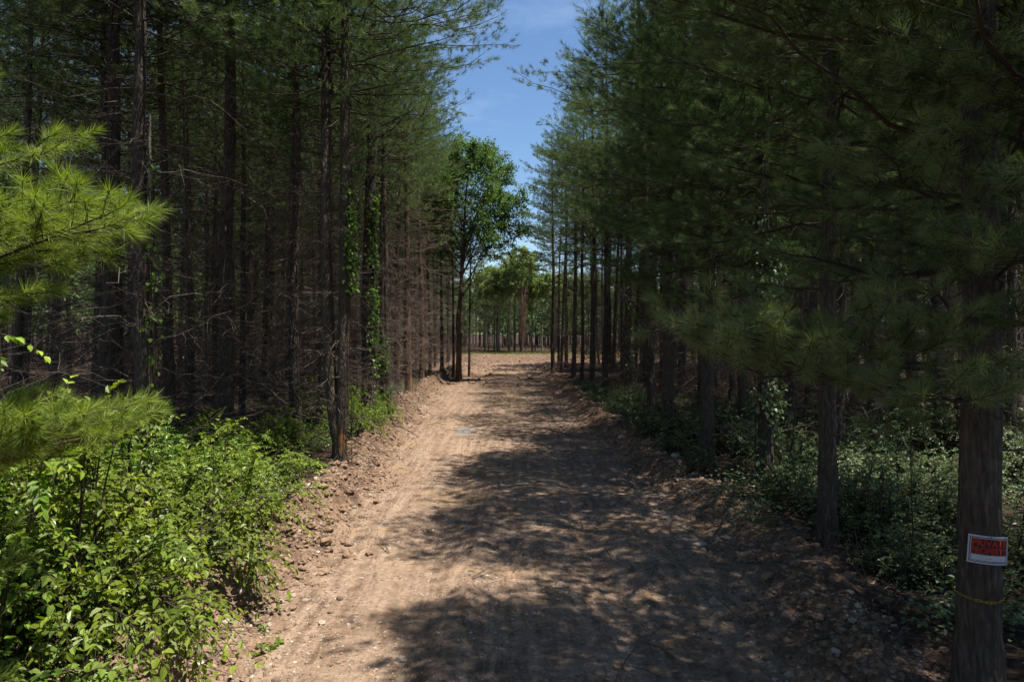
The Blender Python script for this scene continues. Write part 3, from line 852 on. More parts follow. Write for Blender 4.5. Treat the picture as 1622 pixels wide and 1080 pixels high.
edge(1310, 0, nearP[0], 'slim straight pine trunk standing in the sunlit shrubs left of the sign tree', d=8.9)
edge(1212, 0, nearP[1], 'thick pine trunk wrapped in dark ivy, second from the slim trunk in the shrubs', d=12.6)
edge(1118, 0, nearP[0], 'pine trunk at the rough right bank where the low green bough ends', d=14.6, scale=0.9, tr=1.45)
edge(1057, 0, edges[0], 'brown lit pine trunk rising behind the shrubs on the right bank', d=18.4, scale=.86, tr=1.25)
edge(1034, 0, edges[1], 'thinner pine trunk close beside the brown lit one on the right bank', d=22.0, scale=1.06)
edge(1180, 0, nearP[1], 'dim pine trunk behind the ivy covered one', d=17.5, scale=.9)
edge(995, 0, edges[2], 'pine at the far end of the right bank shrubs', d=27.0)
edge(958, 0, edges[0], 'single straight pine just past the end of the right bank shrubs', d=31.0)
edge(938, 0, edges[1], 'pine in the thick cluster of trunks beside the road bend, on its right end', d=35.0)
edge(921, 0, bare[0], 'pine in the cluster of dark trunks at the road bend, nearest the wheel tracks', d=37.5)
edge(908, 0, edges[2], 'slender pine in the middle of the dark trunk cluster at the road bend', d=40.5, scale=.95)
edge(889, 0, bare[1], 'slender pine second from the clearing end of the right trunk row', d=45.5, scale=.92)
edge(876, 0, edges[1], 'last pine of the right row, standing against the clearing and open sky', d=44.0, scale=.93)
edge(897, 0, edges[0], 'pine behind the gap between the last slender trunks of the right row', d=52.0, scale=.95)
edge(885, 0, mids[3], 'farthest pine of the right row, beyond the last slender trunks', d=58.0, scale=.95)
# trees beside and just behind the viewpoint that shade the road
for (x, y, p) in ((6.3, 1.0, mids[0]), (4.6, -2.2, mids[2]), (7.4, 3.4, mids[3]), (7.0, -0.4, mids[1]), (7.1, 6.9, nearP[1])):
    p.put(x, y, rr.random() * 6.28, 1.0, 'pine in deep shade among the trunks behind the sign tree', PW, 'pines in deep shade by the sign tree')
    mark(x, y)
for (x, y) in ((4.6, -5.6), (4.4, -8.8), (7.4, -4.0), (7.2, -7.6), (10.3, -2.2), (10.4, 2.2), (-5.2, -3.2), (-5.6, -6.6), (-8.4, -1.2), (-8.2, -5.0), (-8.6, 2.8), (-5.4, -10.0), (4.8, -11.6), (-2.0, -15), (1.6, -16)):
    rr.choice(mids + edges).put(x, y, rr.random() * 6.28, 1.0, 'pine of the wood around the viewpoint, out of the picture', PW, 'pines around the viewpoint')
    mark(x, y)

# ---- left side
dt = build_pine(231, 17.6, 0.132, 7.3, 3.3, MID, 'pine_tree', dead_len=(0.3, 1.3),
                stems=[[(0, 0.05, 0), (0.5, 0.03, 0), (1.0, -0.06, 0), (2, -0.16, 0.02), (4.5, -0.24, .05), (9.5, -0.22, 0.1), (17.6, -0.4, 0.2)],
                       [(0, 0.0, 0.03), (0.5, 0.04, 0.02), (1.0, 0.08, 0.0), (2, 0.13, 0), (4.5, 0.17, 0), (9.5, 0.2, -0.05), (17.0, 0.5, -0.1)]], mats=('bark_grey', 'needle'))
dtx = X_at(535, 13.6)
Proto(dt).put(dtx, 13.6, 0, 1, 'twin stemmed pine forking near the ground beside the left bank', PW, 'pines edging the road')
mark(dtx, 13.6)
edge(358, 0, bare[2], 'tall straight bare pine trunk rising out of the left bushes', d=15.0, scale=1.08, tr=1.4)
edge(232, 0, mids[0], 'rough pine trunk with a pale stripped streak, behind the bright young boughs', d=12.0, tr=1.2)
edge(166, 0, mids[0], 'nearer of two close dark trunks behind the bright young boughs', d=13.4, scale=1.05, tr=1.25)
edge(190, 0, bare[1], 'farther of two close dark trunks behind the bright young boughs', d=15.2, scale=1.05, tr=1.2)
edge(270, 0, mids[1], 'thin dark pine behind the rough trunk with the stripped streak', d=17.0)
edge(300, 0, bare[0], 'slender pine between the stripped trunk and the tall bare trunk', d=20.0)
edge(340, 0, mids[2], 'very thin pine just left of the tall bare trunk', d=23.0, scale=.85)
edge(383, 0, bare[2], 'thin pine just right of the tall bare trunk', d=21.0, scale=.9)
edge(472, 0, bare[0], 'dark pine standing in the undergrowth left of the twin stemmed pine', d=17.5, tr=1.25)
edge(505, 0, mids[3], 'small pine trunk half hidden behind the twin stemmed pine', d=18.6, scale=.85)
edge(583, 0, edges[0], 'thick pine trunk hung with bright vine past the twin stemmed pine', d=19.5, scale=1.12, tr=1.25)
edge(606, 0, bare[1], 'slim pine with a vine sleeve beside the thick vine hung trunk', d=22.3, scale=.8)
edge(616, 0, bare[2], 'slim orange brown pine right behind the one with a vine sleeve', d=24.4, scale=.85)
redp = [Proto(build_pine(250 + i, 16.8, 0.14, 8.6, 2.8, MID, 'pine_tree', dead_len=(0.8, 2.3), dead_n=(5, 8), mats=('bark_warm', 'needle'), dead_mat='redwood', dead=(1.6, None))) for i in range(2)]
edge(648, 0, redp[0], 'pine with bare reddish dead branches and an orange scar at its foot', d=28.5, tr=1.1)
edge(630, 0, redp[1], 'pine full of reddish dead twigs behind the orange scarred one', d=32.0)
edge(668, 0, redp[1], 'dead twigged pine standing back from the orange scarred trunk', d=36.0, scale=.95)
edge(681, 0, bare[0], 'dark straight pine between the reddish dead twigs and the leafy tree', d=40.5, scale=.9)
edge(700, 0, edges[2], 'pine standing just behind the leafy tree, on its left', d=45.5, scale=0.82)
edge(718, 0, bare[1], 'slim trunk just left of the leafy broadleaf tree', d=43.5, scale=0.8)
edge(727, 0, edges[0], 'trunk close behind the leafy broadleaf tree', d=45.0, scale=0.78)
edge(743, 0, bare[2], 'last slim trunk of the left row, at the clearing side', d=46.5, scale=0.74)
for o_name in ():
    pass

# ---- rows inside both woods
def clear(x, y, r):
    return all((x - a) ** 2 + (y - b) ** 2 > r * r for a, b in placed)
def row_label(side, d, far):
    if side < 0:
        return ('pine with dead lower twigs in the dark left wood, behind the roadside trunks' if d < 34
                else 'slim pine far back in the left wood towards the clearing')
    return ('shaded pine inside the dark right wood behind the roadside trunks' if d < 34
            else 'slim dark pine far back in the right wood before the clearing')
def woods(side, rows, dmax):
    for k, X in enumerate(rows):
        y = max(6.5, X / 0.76 - 2.5) + rr.random()
        while y < dmax:
            x = side * X + rr.gauss(0, 0.5)
            yy = y + rr.gauss(0, 0.5)
            gap = 6.5 < x < 12.5 and 7.0 < yy < 11.5      # an opening that lets the sun down to the shrubs
            if not gap and abs(x) < 0.78 * yy + 2.5 and clear(x, yy, 1.5):
                p = rr.choice(mids + bare + bare) if k < 2 else rr.choice(mids + bare)
                grp = ('pines inside the left wood' if side < 0 else 'pines inside the right wood') + (', near' if yy < 34 else ', far')
                o = p.put(x, yy, rr.random() * 6.28, rr.uniform(0.86, 1.1), row_label(side, yy, 0), PW, grp)
                o.rotation_euler = (rr.gauss(0, .018), rr.gauss(0, .018), o.rotation_euler[2])
                tw = rr.uniform(.72, 1.35)
                for ch in KIDS[o.name]:
                    if ch.name.startswith('trunk'): ch.scale = (tw, tw, 1)
                mark(x, yy)
            y += rr.uniform(3.0, 4.2) if (side < 0 and k < 2) else (rr.uniform(2.3, 3.0) if side > 0 and y < 40 else rr.uniform(2.6, 3.5))
woods(-1, [7.0, 9.7, 12.4, 15.2, 18.2, 21.4], 76)
woods(1, [6.9, 9.6, 12.3, 15.0, 17.8, 20.8, 23.8], 61)

# ---- beyond the clearing
fr = random.Random(5)
for i in range(34):
    x = fr.uniform(-26, 44); y = fr.uniform(103, 122)
    if not clear(x, y, 1.6): continue
    mark(x, y)
    fr.choice(mids).put(x, y, fr.random() * 6.28, fr.uniform(.66, .82), 'dark pine in the tree line beyond the clearing', PW, 'pines beyond the clearing')

# ---- far-off woods as one mass
def far_woods():
    rng = np.random.default_rng(77)
    n = 2300
    y = rng.uniform(4, 175, n); x = rng.uniform(-95, 110, n)
    keep = (np.abs(x) > np.where(x > 0, 26.5, 24.5)) & (y < 118) & (np.abs(x) < 0.95 * y + 12) | (y > 122) | ((x < -8.5) & (y > 78))
    keep &= ~((x > 0) & (y > 60) & (y < 96) & (x < 34))
    x = x[keep]; y = y[keep]; n = len(x)
    z = h(x, y)
    Ht = rng.uniform(14, 19, n) * np.where(y > 120, 0.75, 1)
    tb = MB()
    P = np.stack([np.stack([x, y, z - .3], 1), np.stack([x, y, z + Ht * .5], 1), np.stack([x, y, z + Ht], 1)], 1)
    tubes(tb, P, np.stack([np.full(n, .15), np.full(n, .10), np.full(n, .02)], 1), 6, 0)
    m = 120
    t = rng.random((n, m)) ** 0.9
    zz = z[:, None] + Ht[:, None] * (0.19 + 0.80 * t)
    r = (1 - t) ** 0.7 * 2.3 * rng.random((n, m)) ** 0.5
    a = rng.random((n, m)) * 2 * PI
    b = np.stack([x[:, None] + r * np.cos(a), y[:, None] + r * np.sin(a), zz], -1).reshape(-1, 3)
    d = nrm(np.stack([np.cos(a), np.sin(a), 0.4 + 0 * a], -1).reshape(-1, 3) + rng.normal(0, .4, (n * m, 3)))
    needles(tb, b, d, np.full(n * m, 0.35), 6, 0.8, 0.17, rng, 1, 20, 70)
    tag(tb.build('distant_forest', [M['bark'], M['needle']]), 'dense dark pine forest beyond the trees one can tell apart', 'forest', kind='stuff')
far_woods()

# ================================================================= BROADLEAF TREES
BT = 'broadleaf tree'
mp = Proto(build_broadleaf(301, 14.8, 0.19, 6.2, 32, 4.6, 0.125, 'broadleaf_tree', 'leaf_tree', 'bark_warm', nsub=15, ntw=9, nlf=8,
     extra=[(5.6, (0.62, -0.1, 0.80), 5.4), (5.0, (0.45, 0.2, 0.9), 6.0), (7.6, (0.9, -.1, 0.7), 4.6), (8.0, (.9, -.3, .5), 4.0), (7.4, (1, .1, .45), 4.2), (9.0, (.9, -.4, .6), 3.6), (7.5, (-.6, -.5, .9), 4.0), (9.5, (-.8, -.3, .7), 3.4)], tilt=(0.35, 1.1), low=0.3, sag=-0.02, lean=0.9))
mpd = 41.0
mp.put(X_at(727, mpd), mpd, 0, 1.0, 'tall leafy green broadleaf tree leaning over the road end from the left wood', BT)
mark(X_at(727, mpd), mpd)
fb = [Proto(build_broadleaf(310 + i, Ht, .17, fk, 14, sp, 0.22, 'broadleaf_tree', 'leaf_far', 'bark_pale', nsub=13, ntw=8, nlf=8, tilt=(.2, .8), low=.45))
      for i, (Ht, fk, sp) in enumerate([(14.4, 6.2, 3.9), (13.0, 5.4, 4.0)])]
for px, d, pi, sc, lab in ((826, 95.5, 0, 1.03, 'tallest pale green tree beyond the clearing, its trunk matted with brown dead vine'),
        (790, 97.0, 1, 0.96, 'round topped pale green tree beyond the clearing, left of the vine matted one'),
        (806, 98.5, 1, 0.90, 'smaller pale green tree between the round topped and the tallest one'),
        (859, 99.0, 0, 0.80, 'pale barked tree beyond the clearing, right of the vine matted one'),
        (768, 99.0, 0, .80, 'pale green tree beyond the clearing nearest the left wood'),
        (843, 101.0, 1, .85, 'thin pale trunked tree behind the vine matted one'),
        (880, 100.0, 1, .9, 'pale green tree beyond the clearing glimpsed through the last right row trunks'),
        (930, 99.0, 0, .8, 'pale green tree beyond the clearing glimpsed behind the right wood cluster'),
        (815, 103.0, 1, 1.05, 'pale green tree rising behind the gap left of the vine matted trunk'),
        (783, 103.5, 0, .9, 'pale green tree in the second rank behind the round topped one'),
        (985, 101.0, 1, .9, 'pale green tree beyond the clearing glimpsed deep through the right wood')):
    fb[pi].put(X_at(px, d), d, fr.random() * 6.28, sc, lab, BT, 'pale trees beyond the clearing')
# brown dead vine on the tall far tree
def dead_vine():
    rng = np.random.default_rng(9)
    x, y = X_at(826, 95.5), 95.5
    z0 = H1(x, y)
    mb = MB()
    n = 46
    a = rng.random(n) * 2 * PI
    t = np.linspace(0, 1, 7)
    hh = 5.5 + 4.5 * rng.random(n)
    rad = 0.18 + 0.28 * rng.random(n)[:, None] * np.sin(t * PI)[None] + 0.9 * t[None] ** 3 * rng.random(n)[:, None]
    tw = rng.normal(0, 0.6, n)[:, None] * t[None]
    P = np.stack([x + rad * np.cos(a[:, None] + tw), y + rad * np.sin(a[:, None] + tw), z0 + hh[:, None] * t[None]], -1)
    tubes(mb, P, np.full((n, 7), 0.022) * np.linspace(1.3, .5, 7), 4, 0)
    b = P[:, 2:].reshape(-1, 3)
    needles(mb, b, nrm(rng.normal(size=b.shape) + np.array([0, 0, -.4])), np.full(len(b), .3), 5, .35, .02, rng, 1)
    tag(mb.build('dead_vine', [M['redwood'], M['brown_needle']]), 'brown dead vine matted round the tallest pale tree beyond the clearing', 'vine')
dead_vine()

# ================================================================= YOUNG PINE at the left edge
yd = 3.5; yx = -3.62
def yaz(px, py, d):
    return (X_at(px, d), d, Z_at(py, d))
def bough(px, py, d, z0):
    x, y, z = yaz(px, py, d)
    dx, dy = x - yx, y - yd
    ln = math.hypot(math.hypot(dx, dy), z - z0)
    return (z0, math.atan2(dy, dx), ln, math.asin((z - z0) / ln))
g0 = H1(yx, yd)
bs = [bough(190, 345, 3.5, 3.40), bough(150, 370, 3.35, 3.36), bough(170, 335, 3.95, 3.45), bough(85, 330, 3.4, 3.45), bough(130, 350, 4.3, 3.45), bough(50, 375, 3.3, 3.38),
      bough(80, 235, 4.4, 3.8), bough(-10, 450, 3.3, 3.2),
      bough(180, 645, 3.5, 2.36), bough(150, 670, 3.35, 2.30), bough(170, 655, 3.95, 2.33), bough(100, 690, 3.4, 2.28), bough(120, 648, 4.3, 2.38), bough(50, 670, 3.3, 2.38)]
bs = [(z - g0, a, l, e) for z, a, l, e in bs]
yp = build_pine(401, 6.6, 0.06, 0.6, 1.25, NEAR, 'young_pine_tree', dead_len=(.1, .3), mats=('bark', 'needle_young'), whorl=0.62,
     explicit=bs, ecfg=dict(HERO, sec=9.0, shoots=9, n=76, nl=0.100, w=0.0031, tone=0.1, curve=0.08, bare=0.30, lift=0.05, flat=0.07),
     azfilter=lambda az, z: (0.70 if math.cos(az) > 0.2 else 1.0))
Proto(yp).put(yx, yd, 0, 1, 'young yellow green pine reaching bright soft boughs in from the left edge', 'young pine', z=g0)

# ================================================================= SHRUBS
bushes = [Proto(build_bush(501, 1.4, 1.8, 42, 14, 8, 0.072, 'leafy_bush', twl=0.66, sag=.7)),
          Proto(build_bush(502, 1.25, 1.7, 38, 14, 7, 0.074, 'leafy_bush', 'leaf_dull', twl=0.62, sag=.65)),
          Proto(build_bush(503, 1.1, 1.4, 36, 13, 7, 0.062, 'leafy_bush', twl=0.54, sag=.6))]
def bush(px, d, k, sc, lab, rz=0.0, sz=None):
    x = X_at(px, d)
    bushes[k].put(x, d, rz, sc, lab, 'bush', 'bright bushes on the left verge', sz=sz)
bush(95, 5.9, 0, 1.08, 'largest bright green bush filling the lower left corner', 0.3, 1.28)
bush(-40, 5.0, 1, 1.0, 'bright bush at the left frame edge in front of the largest bush', 1.9, 1.25)
bush(215, 7.6, 1, 1.0, 'bright green bush overhanging the bank just behind the largest bush', 2.2, 1.15)
bush(60, 8.2, 0, 1.0, 'tall bush in the second rank under the lower pine bough', 3.9, 1.1)
bush(352, 9.2, 2, 1.0, 'rounded bush leaning over the dark eroded bank', 0.9, 1.12)
bush(270, 10.6, 1, .92, 'bush behind the rounded one, below the tall bare trunk', 4.4, .8)
bush(385, 12.4, 2, .95, 'low bush in front of the dark pine left of the twin stems', 2.9, .75)
bush(170, 11.5, 0, .9, 'shaded bush at the foot of the stripped trunk', 5.1, .8)
bush(335, 14.2, 2, 1.0, 'bush at the foot of the tall bare trunk', 1.2, .8)
bush(450, 15.8, 2, .85, 'small bush between the dark pine and the twin stemmed pine', .4, .7)
bush(560, 17.2, 2, .72, 'sunlit bush right behind the twin stemmed pine', 3.3, 1.0)
bush(545, 20.0, 1, .8, 'bush between the twin stemmed pine and the vine hung trunk', 5.6, 1.0)
bush(500, 20.5, 2, .9, 'pale bush deeper in the wood behind the twin stemmed pine', 2.1, 1.0)
bush(600, 20.4, 2, .45, 'small bush at the foot of the vine hung trunk', 2.6, .6)
sap = build_bush(520, 0.85, 2.9, 12, 10, 6, 0.095, 'sapling', twl=0.5, sag=0.25)
Proto(sap).put(X_at(-35, 5.2), 5.2, 0.4, 1, 'leafy sapling between the upper and lower bright pine boughs', 'sapling')

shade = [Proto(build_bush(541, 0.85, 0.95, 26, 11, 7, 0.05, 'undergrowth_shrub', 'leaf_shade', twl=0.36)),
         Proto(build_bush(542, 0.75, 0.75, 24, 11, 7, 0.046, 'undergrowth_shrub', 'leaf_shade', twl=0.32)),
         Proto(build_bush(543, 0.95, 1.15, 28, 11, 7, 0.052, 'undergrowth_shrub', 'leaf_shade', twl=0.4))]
sr = random.Random(3)
def sh(px, d, sc, lab=None):
    if d >= 15 and px > 1230: sc *= 1.35
    x = X_at(px, d) if px > 30 else px
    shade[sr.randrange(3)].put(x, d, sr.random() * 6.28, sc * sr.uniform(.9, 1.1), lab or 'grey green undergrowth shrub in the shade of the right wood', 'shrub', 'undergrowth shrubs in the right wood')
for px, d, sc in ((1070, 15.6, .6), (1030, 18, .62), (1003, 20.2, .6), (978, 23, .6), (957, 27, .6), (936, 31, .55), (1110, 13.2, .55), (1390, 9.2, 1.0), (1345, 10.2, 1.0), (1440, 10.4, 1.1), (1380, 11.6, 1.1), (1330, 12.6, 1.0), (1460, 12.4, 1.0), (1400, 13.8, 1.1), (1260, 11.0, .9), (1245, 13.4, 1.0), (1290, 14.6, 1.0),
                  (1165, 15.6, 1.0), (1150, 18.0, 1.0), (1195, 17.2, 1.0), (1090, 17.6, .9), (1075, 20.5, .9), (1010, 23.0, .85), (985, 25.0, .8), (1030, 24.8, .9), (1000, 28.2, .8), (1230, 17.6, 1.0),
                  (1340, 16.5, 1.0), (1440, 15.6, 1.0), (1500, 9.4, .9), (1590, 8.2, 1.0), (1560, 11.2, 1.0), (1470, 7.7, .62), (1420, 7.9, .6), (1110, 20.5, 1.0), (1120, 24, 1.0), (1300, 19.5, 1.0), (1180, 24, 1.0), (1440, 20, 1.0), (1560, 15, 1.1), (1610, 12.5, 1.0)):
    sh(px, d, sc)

def limbwood():  # loose lower pine twigs, added to hide and darken the wood floor
    rng = np.random.default_rng(88)
    n = 15000
    sg = rng.choice([-1, 1], n)
    y = 9 + 53 * rng.random(n) ** 1.1
    x = sg * (5.6 + 18 * rng.random(n) ** 1.2)
    keep = ~((sg > 0) & (x < 9.5) & (y < 15)) & ~((sg < 0) & (x > -7) & (y < 18)) & (np.abs(x) < .8 * y + 2)
    x = x[keep]; y = y[keep]; n = len(x)
    z = h(x, y) + 0.1 + 2.6 * rng.random(n) ** 1.3
    d = nrm(rng.normal(size=(n, 3)) * np.array([1, 1, .45]))
    P = arc_paths(np.stack([x, y, z], 1), d, 0.6 + 1.4 * rng.random(n), rng.normal(.15, .25, n), 5, rng, .1)
    P[..., 2] = np.maximum(P[..., 2], h(P[..., 0].ravel(), P[..., 1].ravel()).reshape(n, 5) + .01)
    mb = MB()
    tubes(mb, P, (0.004 + 0.005 * rng.random(n))[:, None] * np.linspace(1, .35, 5)[None], 3, 0)
    tag(mb.build('dead_limbwood', [M['deadwood']]), 'tangled dead brush of the pines, added loose at head height to darken the woods', 'limbwood', kind='stuff')
limbwood()

def herbs():
    rng = np.random.default_rng(21)
    mb = MB()
    n = 2400
    d = 6 * (36 / 6) ** rng.random(n)
    sg = rng.choice([-1, 1], n)
    x = road_c(d) + sg * (road_hw(d) + np.where(sg > 0, 0.25, 0.9) + np.abs(rng.normal(0, 2.4, n)))
    keep = fbm(x * .5, d * .5, 33, 2) > np.where(sg > 0, 0.02, -0.25)
    x = x[keep]; d = d[keep]; n = len(x); z = h(x, d)
    k = 16
    b = np.stack([x, d, z], 1)[:, None] + rng.normal(0, 1, (n, k, 3)) * np.array([.16, .16, 0]) + np.array([0, 0, 1.0]) * (0.04 + 0.22 * rng.random((n, k, 1)))
    b = b.reshape(-1, 3)
    dd = nrm(rng.normal(size=b.shape) * np.array([1, 1, .35]))
    nn = nrm(np.array([0, 0, 1.0]) + rng.normal(0, .3, b.shape))
    sz = 0.045 + 0.03 * rng.random(len(b))
    leaf_blades(mb, b, dd, nn, sz, sz * .62, 0, np.repeat(rng.random(n) * .5, k) + .4 * rng.random(len(b)), rng)
    tag(mb.build('undergrowth', [M['leaf_shade']]), 'low green herbs covering the forest floor beside both banks', 'undergrowth', kind='stuff')
    mb = MB()
    n = 5000
    x = rng.uniform(-8, 45, n); d = rng.uniform(89.5, 101, n)
    P = np.stack([x, d, h(x, d)], 1)
    needles(mb, P, np.tile([[0, 0, 1.0]], (n, 1)), np.full(n, .02), 6, .28, .03, rng, 0, 5, 35)
    tag(mb.build('grass', [M['grass']]), 'strip of yellow green grass along the far side of the clearing', 'grass', kind='stuff')
herbs()

# little weeds growing on the road edge
wd = Proto(build_bush(560, 0.16, 0.22, 3, 3, 3, 0.07, 'weed', twl=0.1))
for px, py, sc, lab in ((422, 1030, 1.1, 'single green weed sprouting on the dirt near the lower left bank'), (416, 1000, .8, 'small weed just beyond the larger sprouting weed'),
                        (262, 1078, 1.1, 'green weed among pale stones at the bottom of the left bank')):
    d = CAMH * FPX / (py - 525.0)
    wd.put(X_at(px, d), d, sr.random() * 6, sc, lab, 'weed', 'weeds on the road edge')

# ================================================================= VINES
def vine(name, x, y, r, z0, z1, az0, azw, n, leaf, label, seed, mat='vine_leaf', lean=(0, 0), thick=0.12):
    rng = np.random.default_rng(seed)
    fm = MB(); sm = MB()
    ns = 4
    t = np.linspace(0, 1, 26)
    gz = H1(x, y)
    PS = []
    for i in range(ns):
        a = az0 + azw * 0.5 * rng.uniform(-1, 1) + 0.3 * np.sin(t * rng.uniform(4, 9) + rng.random() * 6)
        zz = gz + z0 * (1 if i else 0) + (z1 - z0 * (1 if i else 0)) * t * rng.uniform(.8, 1)
        PS.append(np.stack([x + lean[0] * zz + (r + .012) * np.cos(a), y + lean[1] * zz + (r + .012) * np.sin(a), zz], 1))
    tubes(sm, np.stack(PS), np.full((ns, 26), .008), 4, 0)
    cl = rng.random(n)
    zz = z0 + (z1 - z0) * cl
    dens = vnoise(zz * 1.9, zz * 0, seed) ** 1.4 > rng.random(n) * 0.8
    zz = zz[dens]; n = len(zz)
    a = az0 + azw * np.clip(rng.normal(0, .5, n), -1, 1)
    off = r + 0.02 + thick * rng.random(n) ** 1.5
    b = np.stack([x + lean[0] * zz + off * np.cos(a), y + lean[1] * zz + off * np.sin(a), gz + zz], 1)
    o = np.stack([np.cos(a), np.sin(a), 0 * a], 1)
    dd = nrm(np.array([0, 0, -0.8]) + o * .5 + rng.normal(0, .45, b.shape))
    nn = nrm(o + np.array([0, 0, .6]) + rng.normal(0, .35, b.shape))
    sz = leaf * (.6 + .7 * rng.random(n))
    leaf_blades(fm, b, dd, nn, sz, sz * .75, 0, np.clip(.2 + .8 * rng.random(n), 0, 1), rng)
    root = empty(name, (0, 0, 0))
    sm.build('stem', [M['twig']], root)
    fm.build('foliage', [M[mat]], root)
    tag(root, label, 'vine', 'vines climbing the pines')
vine('climbing_vine', dtx + 0.17, 13.6, .11, 3.4, 6.0, -0.5, 1.0, 620, .078, 'bright vine high on the right stem of the twin stemmed pine', 1)
vine('climbing_vine', X_at(584, 19.5), 19.5, .15, 0.3, 6.6, -0.4, 1.2, 1900, .085, 'long bright vine clothing the thick trunk past the twin stemmed pine', 2)
vine('climbing_vine', X_at(606, 22.3), 22.3, .12, 0.2, 2.6, -1.0, 2.0, 620, .08, 'short vine sleeve on the slim trunk beside the long vine', 3)
vine('climbing_vine', X_at(234, 12.0), 12.0, .14, 1.2, 6.0, -0.5, 0.8, 170, .11, 'loose vine up the stripped trunk behind the young pine boughs', 4)
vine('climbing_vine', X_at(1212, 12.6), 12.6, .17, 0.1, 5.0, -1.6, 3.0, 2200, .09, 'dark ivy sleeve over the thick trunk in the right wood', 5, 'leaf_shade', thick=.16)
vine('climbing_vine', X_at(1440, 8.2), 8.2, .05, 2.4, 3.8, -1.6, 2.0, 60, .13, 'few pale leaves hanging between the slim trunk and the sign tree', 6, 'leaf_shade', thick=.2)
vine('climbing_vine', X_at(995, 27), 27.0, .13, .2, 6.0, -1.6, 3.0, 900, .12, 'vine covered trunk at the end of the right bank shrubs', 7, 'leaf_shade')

# ================================================================= ROCKS AND DEAD WOOD
def rock(px, py, s, lab, seed, flat=.6):
    rng = np.random.default_rng(seed)
    d = CAMH * FPX / (py - 525.0)
    x = X_at(px, d)
    v, f = ico(3)
    n = np.zeros(len(v))
    for k in range(7):                  # a few flat facets
        p = nrm(rng.normal(size=3)); dd = .6 + .25 * rng.random()
        q = v @ p
        v = np.where((q > dd)[:, None], v - (q - dd)[:, None] * p, v)
    v = v * (1 + .05 * fbm(v[:, 0] * 3 + seed, v[:, 1] * 3 + v[:, 2] * 2, seed, 3))[:, None]
    v = v * s * np.array([1.15, .85, flat])
    mb = MB(); mb.add(v, f, 0, None, False)
    o = mb.build('rock', [M['rock']])
    o.location = (x, d, H1(x, d) + s * flat * .35)
    o.rotation_euler = (0, 0, rng.random() * 6)
    tag(o, lab, 'rock', 'pale rocks along the road')
for i, (px, py, s, lab) in enumerate(((292, 1062, .11, 'larger pale flat rock at the very bottom of the left bank'), (310, 1070, .075, 'small pale rock right beside the larger flat one at the bottom'),
        (270, 1040, .06, 'small pale rock just above the large flat one at the bottom'), (474, 815, .09, 'longish white rock in the stone cluster below the twin stemmed pine'),
        (488, 803, .07, 'round white rock topping the stone cluster below the twin stemmed pine'), (500, 808, .065, 'grey white rock on the right of the same stone cluster'),
        (495, 818, .06, 'small rock at the foot of that stone cluster'), (460, 822, .055, 'small white rock on the left of the stone cluster'), (1104, 862, .13, 'pale flat slab half sunk in the shaded right bank'),
        (1070, 745, .10, 'pale rock in the right bank near the low bough end'), (985, 700, .11, 'pale rock on the right bank beside the shrubs'), (1150, 855, .07, 'small pale rock beside the sunken slab'),
        (636, 1042, .05, 'small stone alone in the middle of the sunlit dirt'), (510, 985, .045, 'small dark stone alone on the sunlit dirt near the left bank'), (760, 683, .10, 'flat pale stone beside the puddle'),
        (1130, 950, .06, 'small stone in the dappled shade near the right bank'), (380, 960, .06, 'stone on the lower left bank under the bush tips'))):
    rock(px, py, s, lab, 900 + i, .4 if 'flat' in lab or 'slab' in lab else .65)

def deadlog(x0, y0, z0, x1, y1, z1, r, lab, mat='deadwood', br=7, seed=0):
    rng = np.random.default_rng(seed)
    mb = MB()
    t = np.linspace(0, 1, 14)[:, None]
    P = np.array([x0, y0, z0]) * (1 - t) + np.array([x1, y1, z1]) * t + rng.normal(0, .02, (14, 3)).cumsum(0) * .5
    tubes(mb, P, np.linspace(r, r * .35, 14), 9, 0)
    for i in range(br):
        q = rng.integers(3, 13)
        d = nrm(rng.normal(size=3) + np.array([0, 0, .5])); l = rng.uniform(.2, .7)
        tubes(mb, np.array([P[q], P[q] + d * l * .5, P[q] + d * l + rng.normal(0, .05, 3)]), np.array([r * .3, r * .2, .003]), 4, 0)
    tag(mb.build('fallen_branch', [M[mat]]), lab, 'fallen wood', 'fallen dead wood')
def dl(pa, da, pb, db, r, lab, za=None, zb=None, **k):
    xa, xb = X_at(pa[0], da), X_at(pb[0], db)
    deadlog(xa, da, Z_at(pa[1], da), xb, db, Z_at(pb[1], db), r, lab, **k)
dl((392, 590), 22, (474, 655), 19, .06, 'thin dead trunk leaning across the dark left wood', seed=1)
dl((420, 600), 24, (466, 630), 21, .04, 'thinner dead pole beside the leaning dead trunk', seed=2)
deadlog(X_at(560, 18.6), 18.6, .33, X_at(610, 19.2), 19.2, .38, .05, 'pale log lying in the greenery behind the twin stemmed pine', seed=3, br=3)
deadlog(X_at(1350, 7.4), 7.4, .30, X_at(1465, 6.6), 6.6, .34, .03, 'dead branch lying under the shrubs left of the sign tree', seed=4)
deadlog(X_at(870, 20.5), 20.5, .05, X_at(925, 19.2), 19.2, .07, .022, 'dry stick lying on the road in the sun patch by the right bank', seed=5, br=2)
deadlog(X_at(1120, 9), 9, .15, X_at(1150, 8.6), 8.6, .2, .02, 'dry stick on the shaded right bank', seed=6, br=2)
deadlog(X_at(652, 40), 40, .25, X_at(690, 38.5), 38.5, .35, .07, 'fallen limb on the bare ground under the dead twigged pines', seed=7)
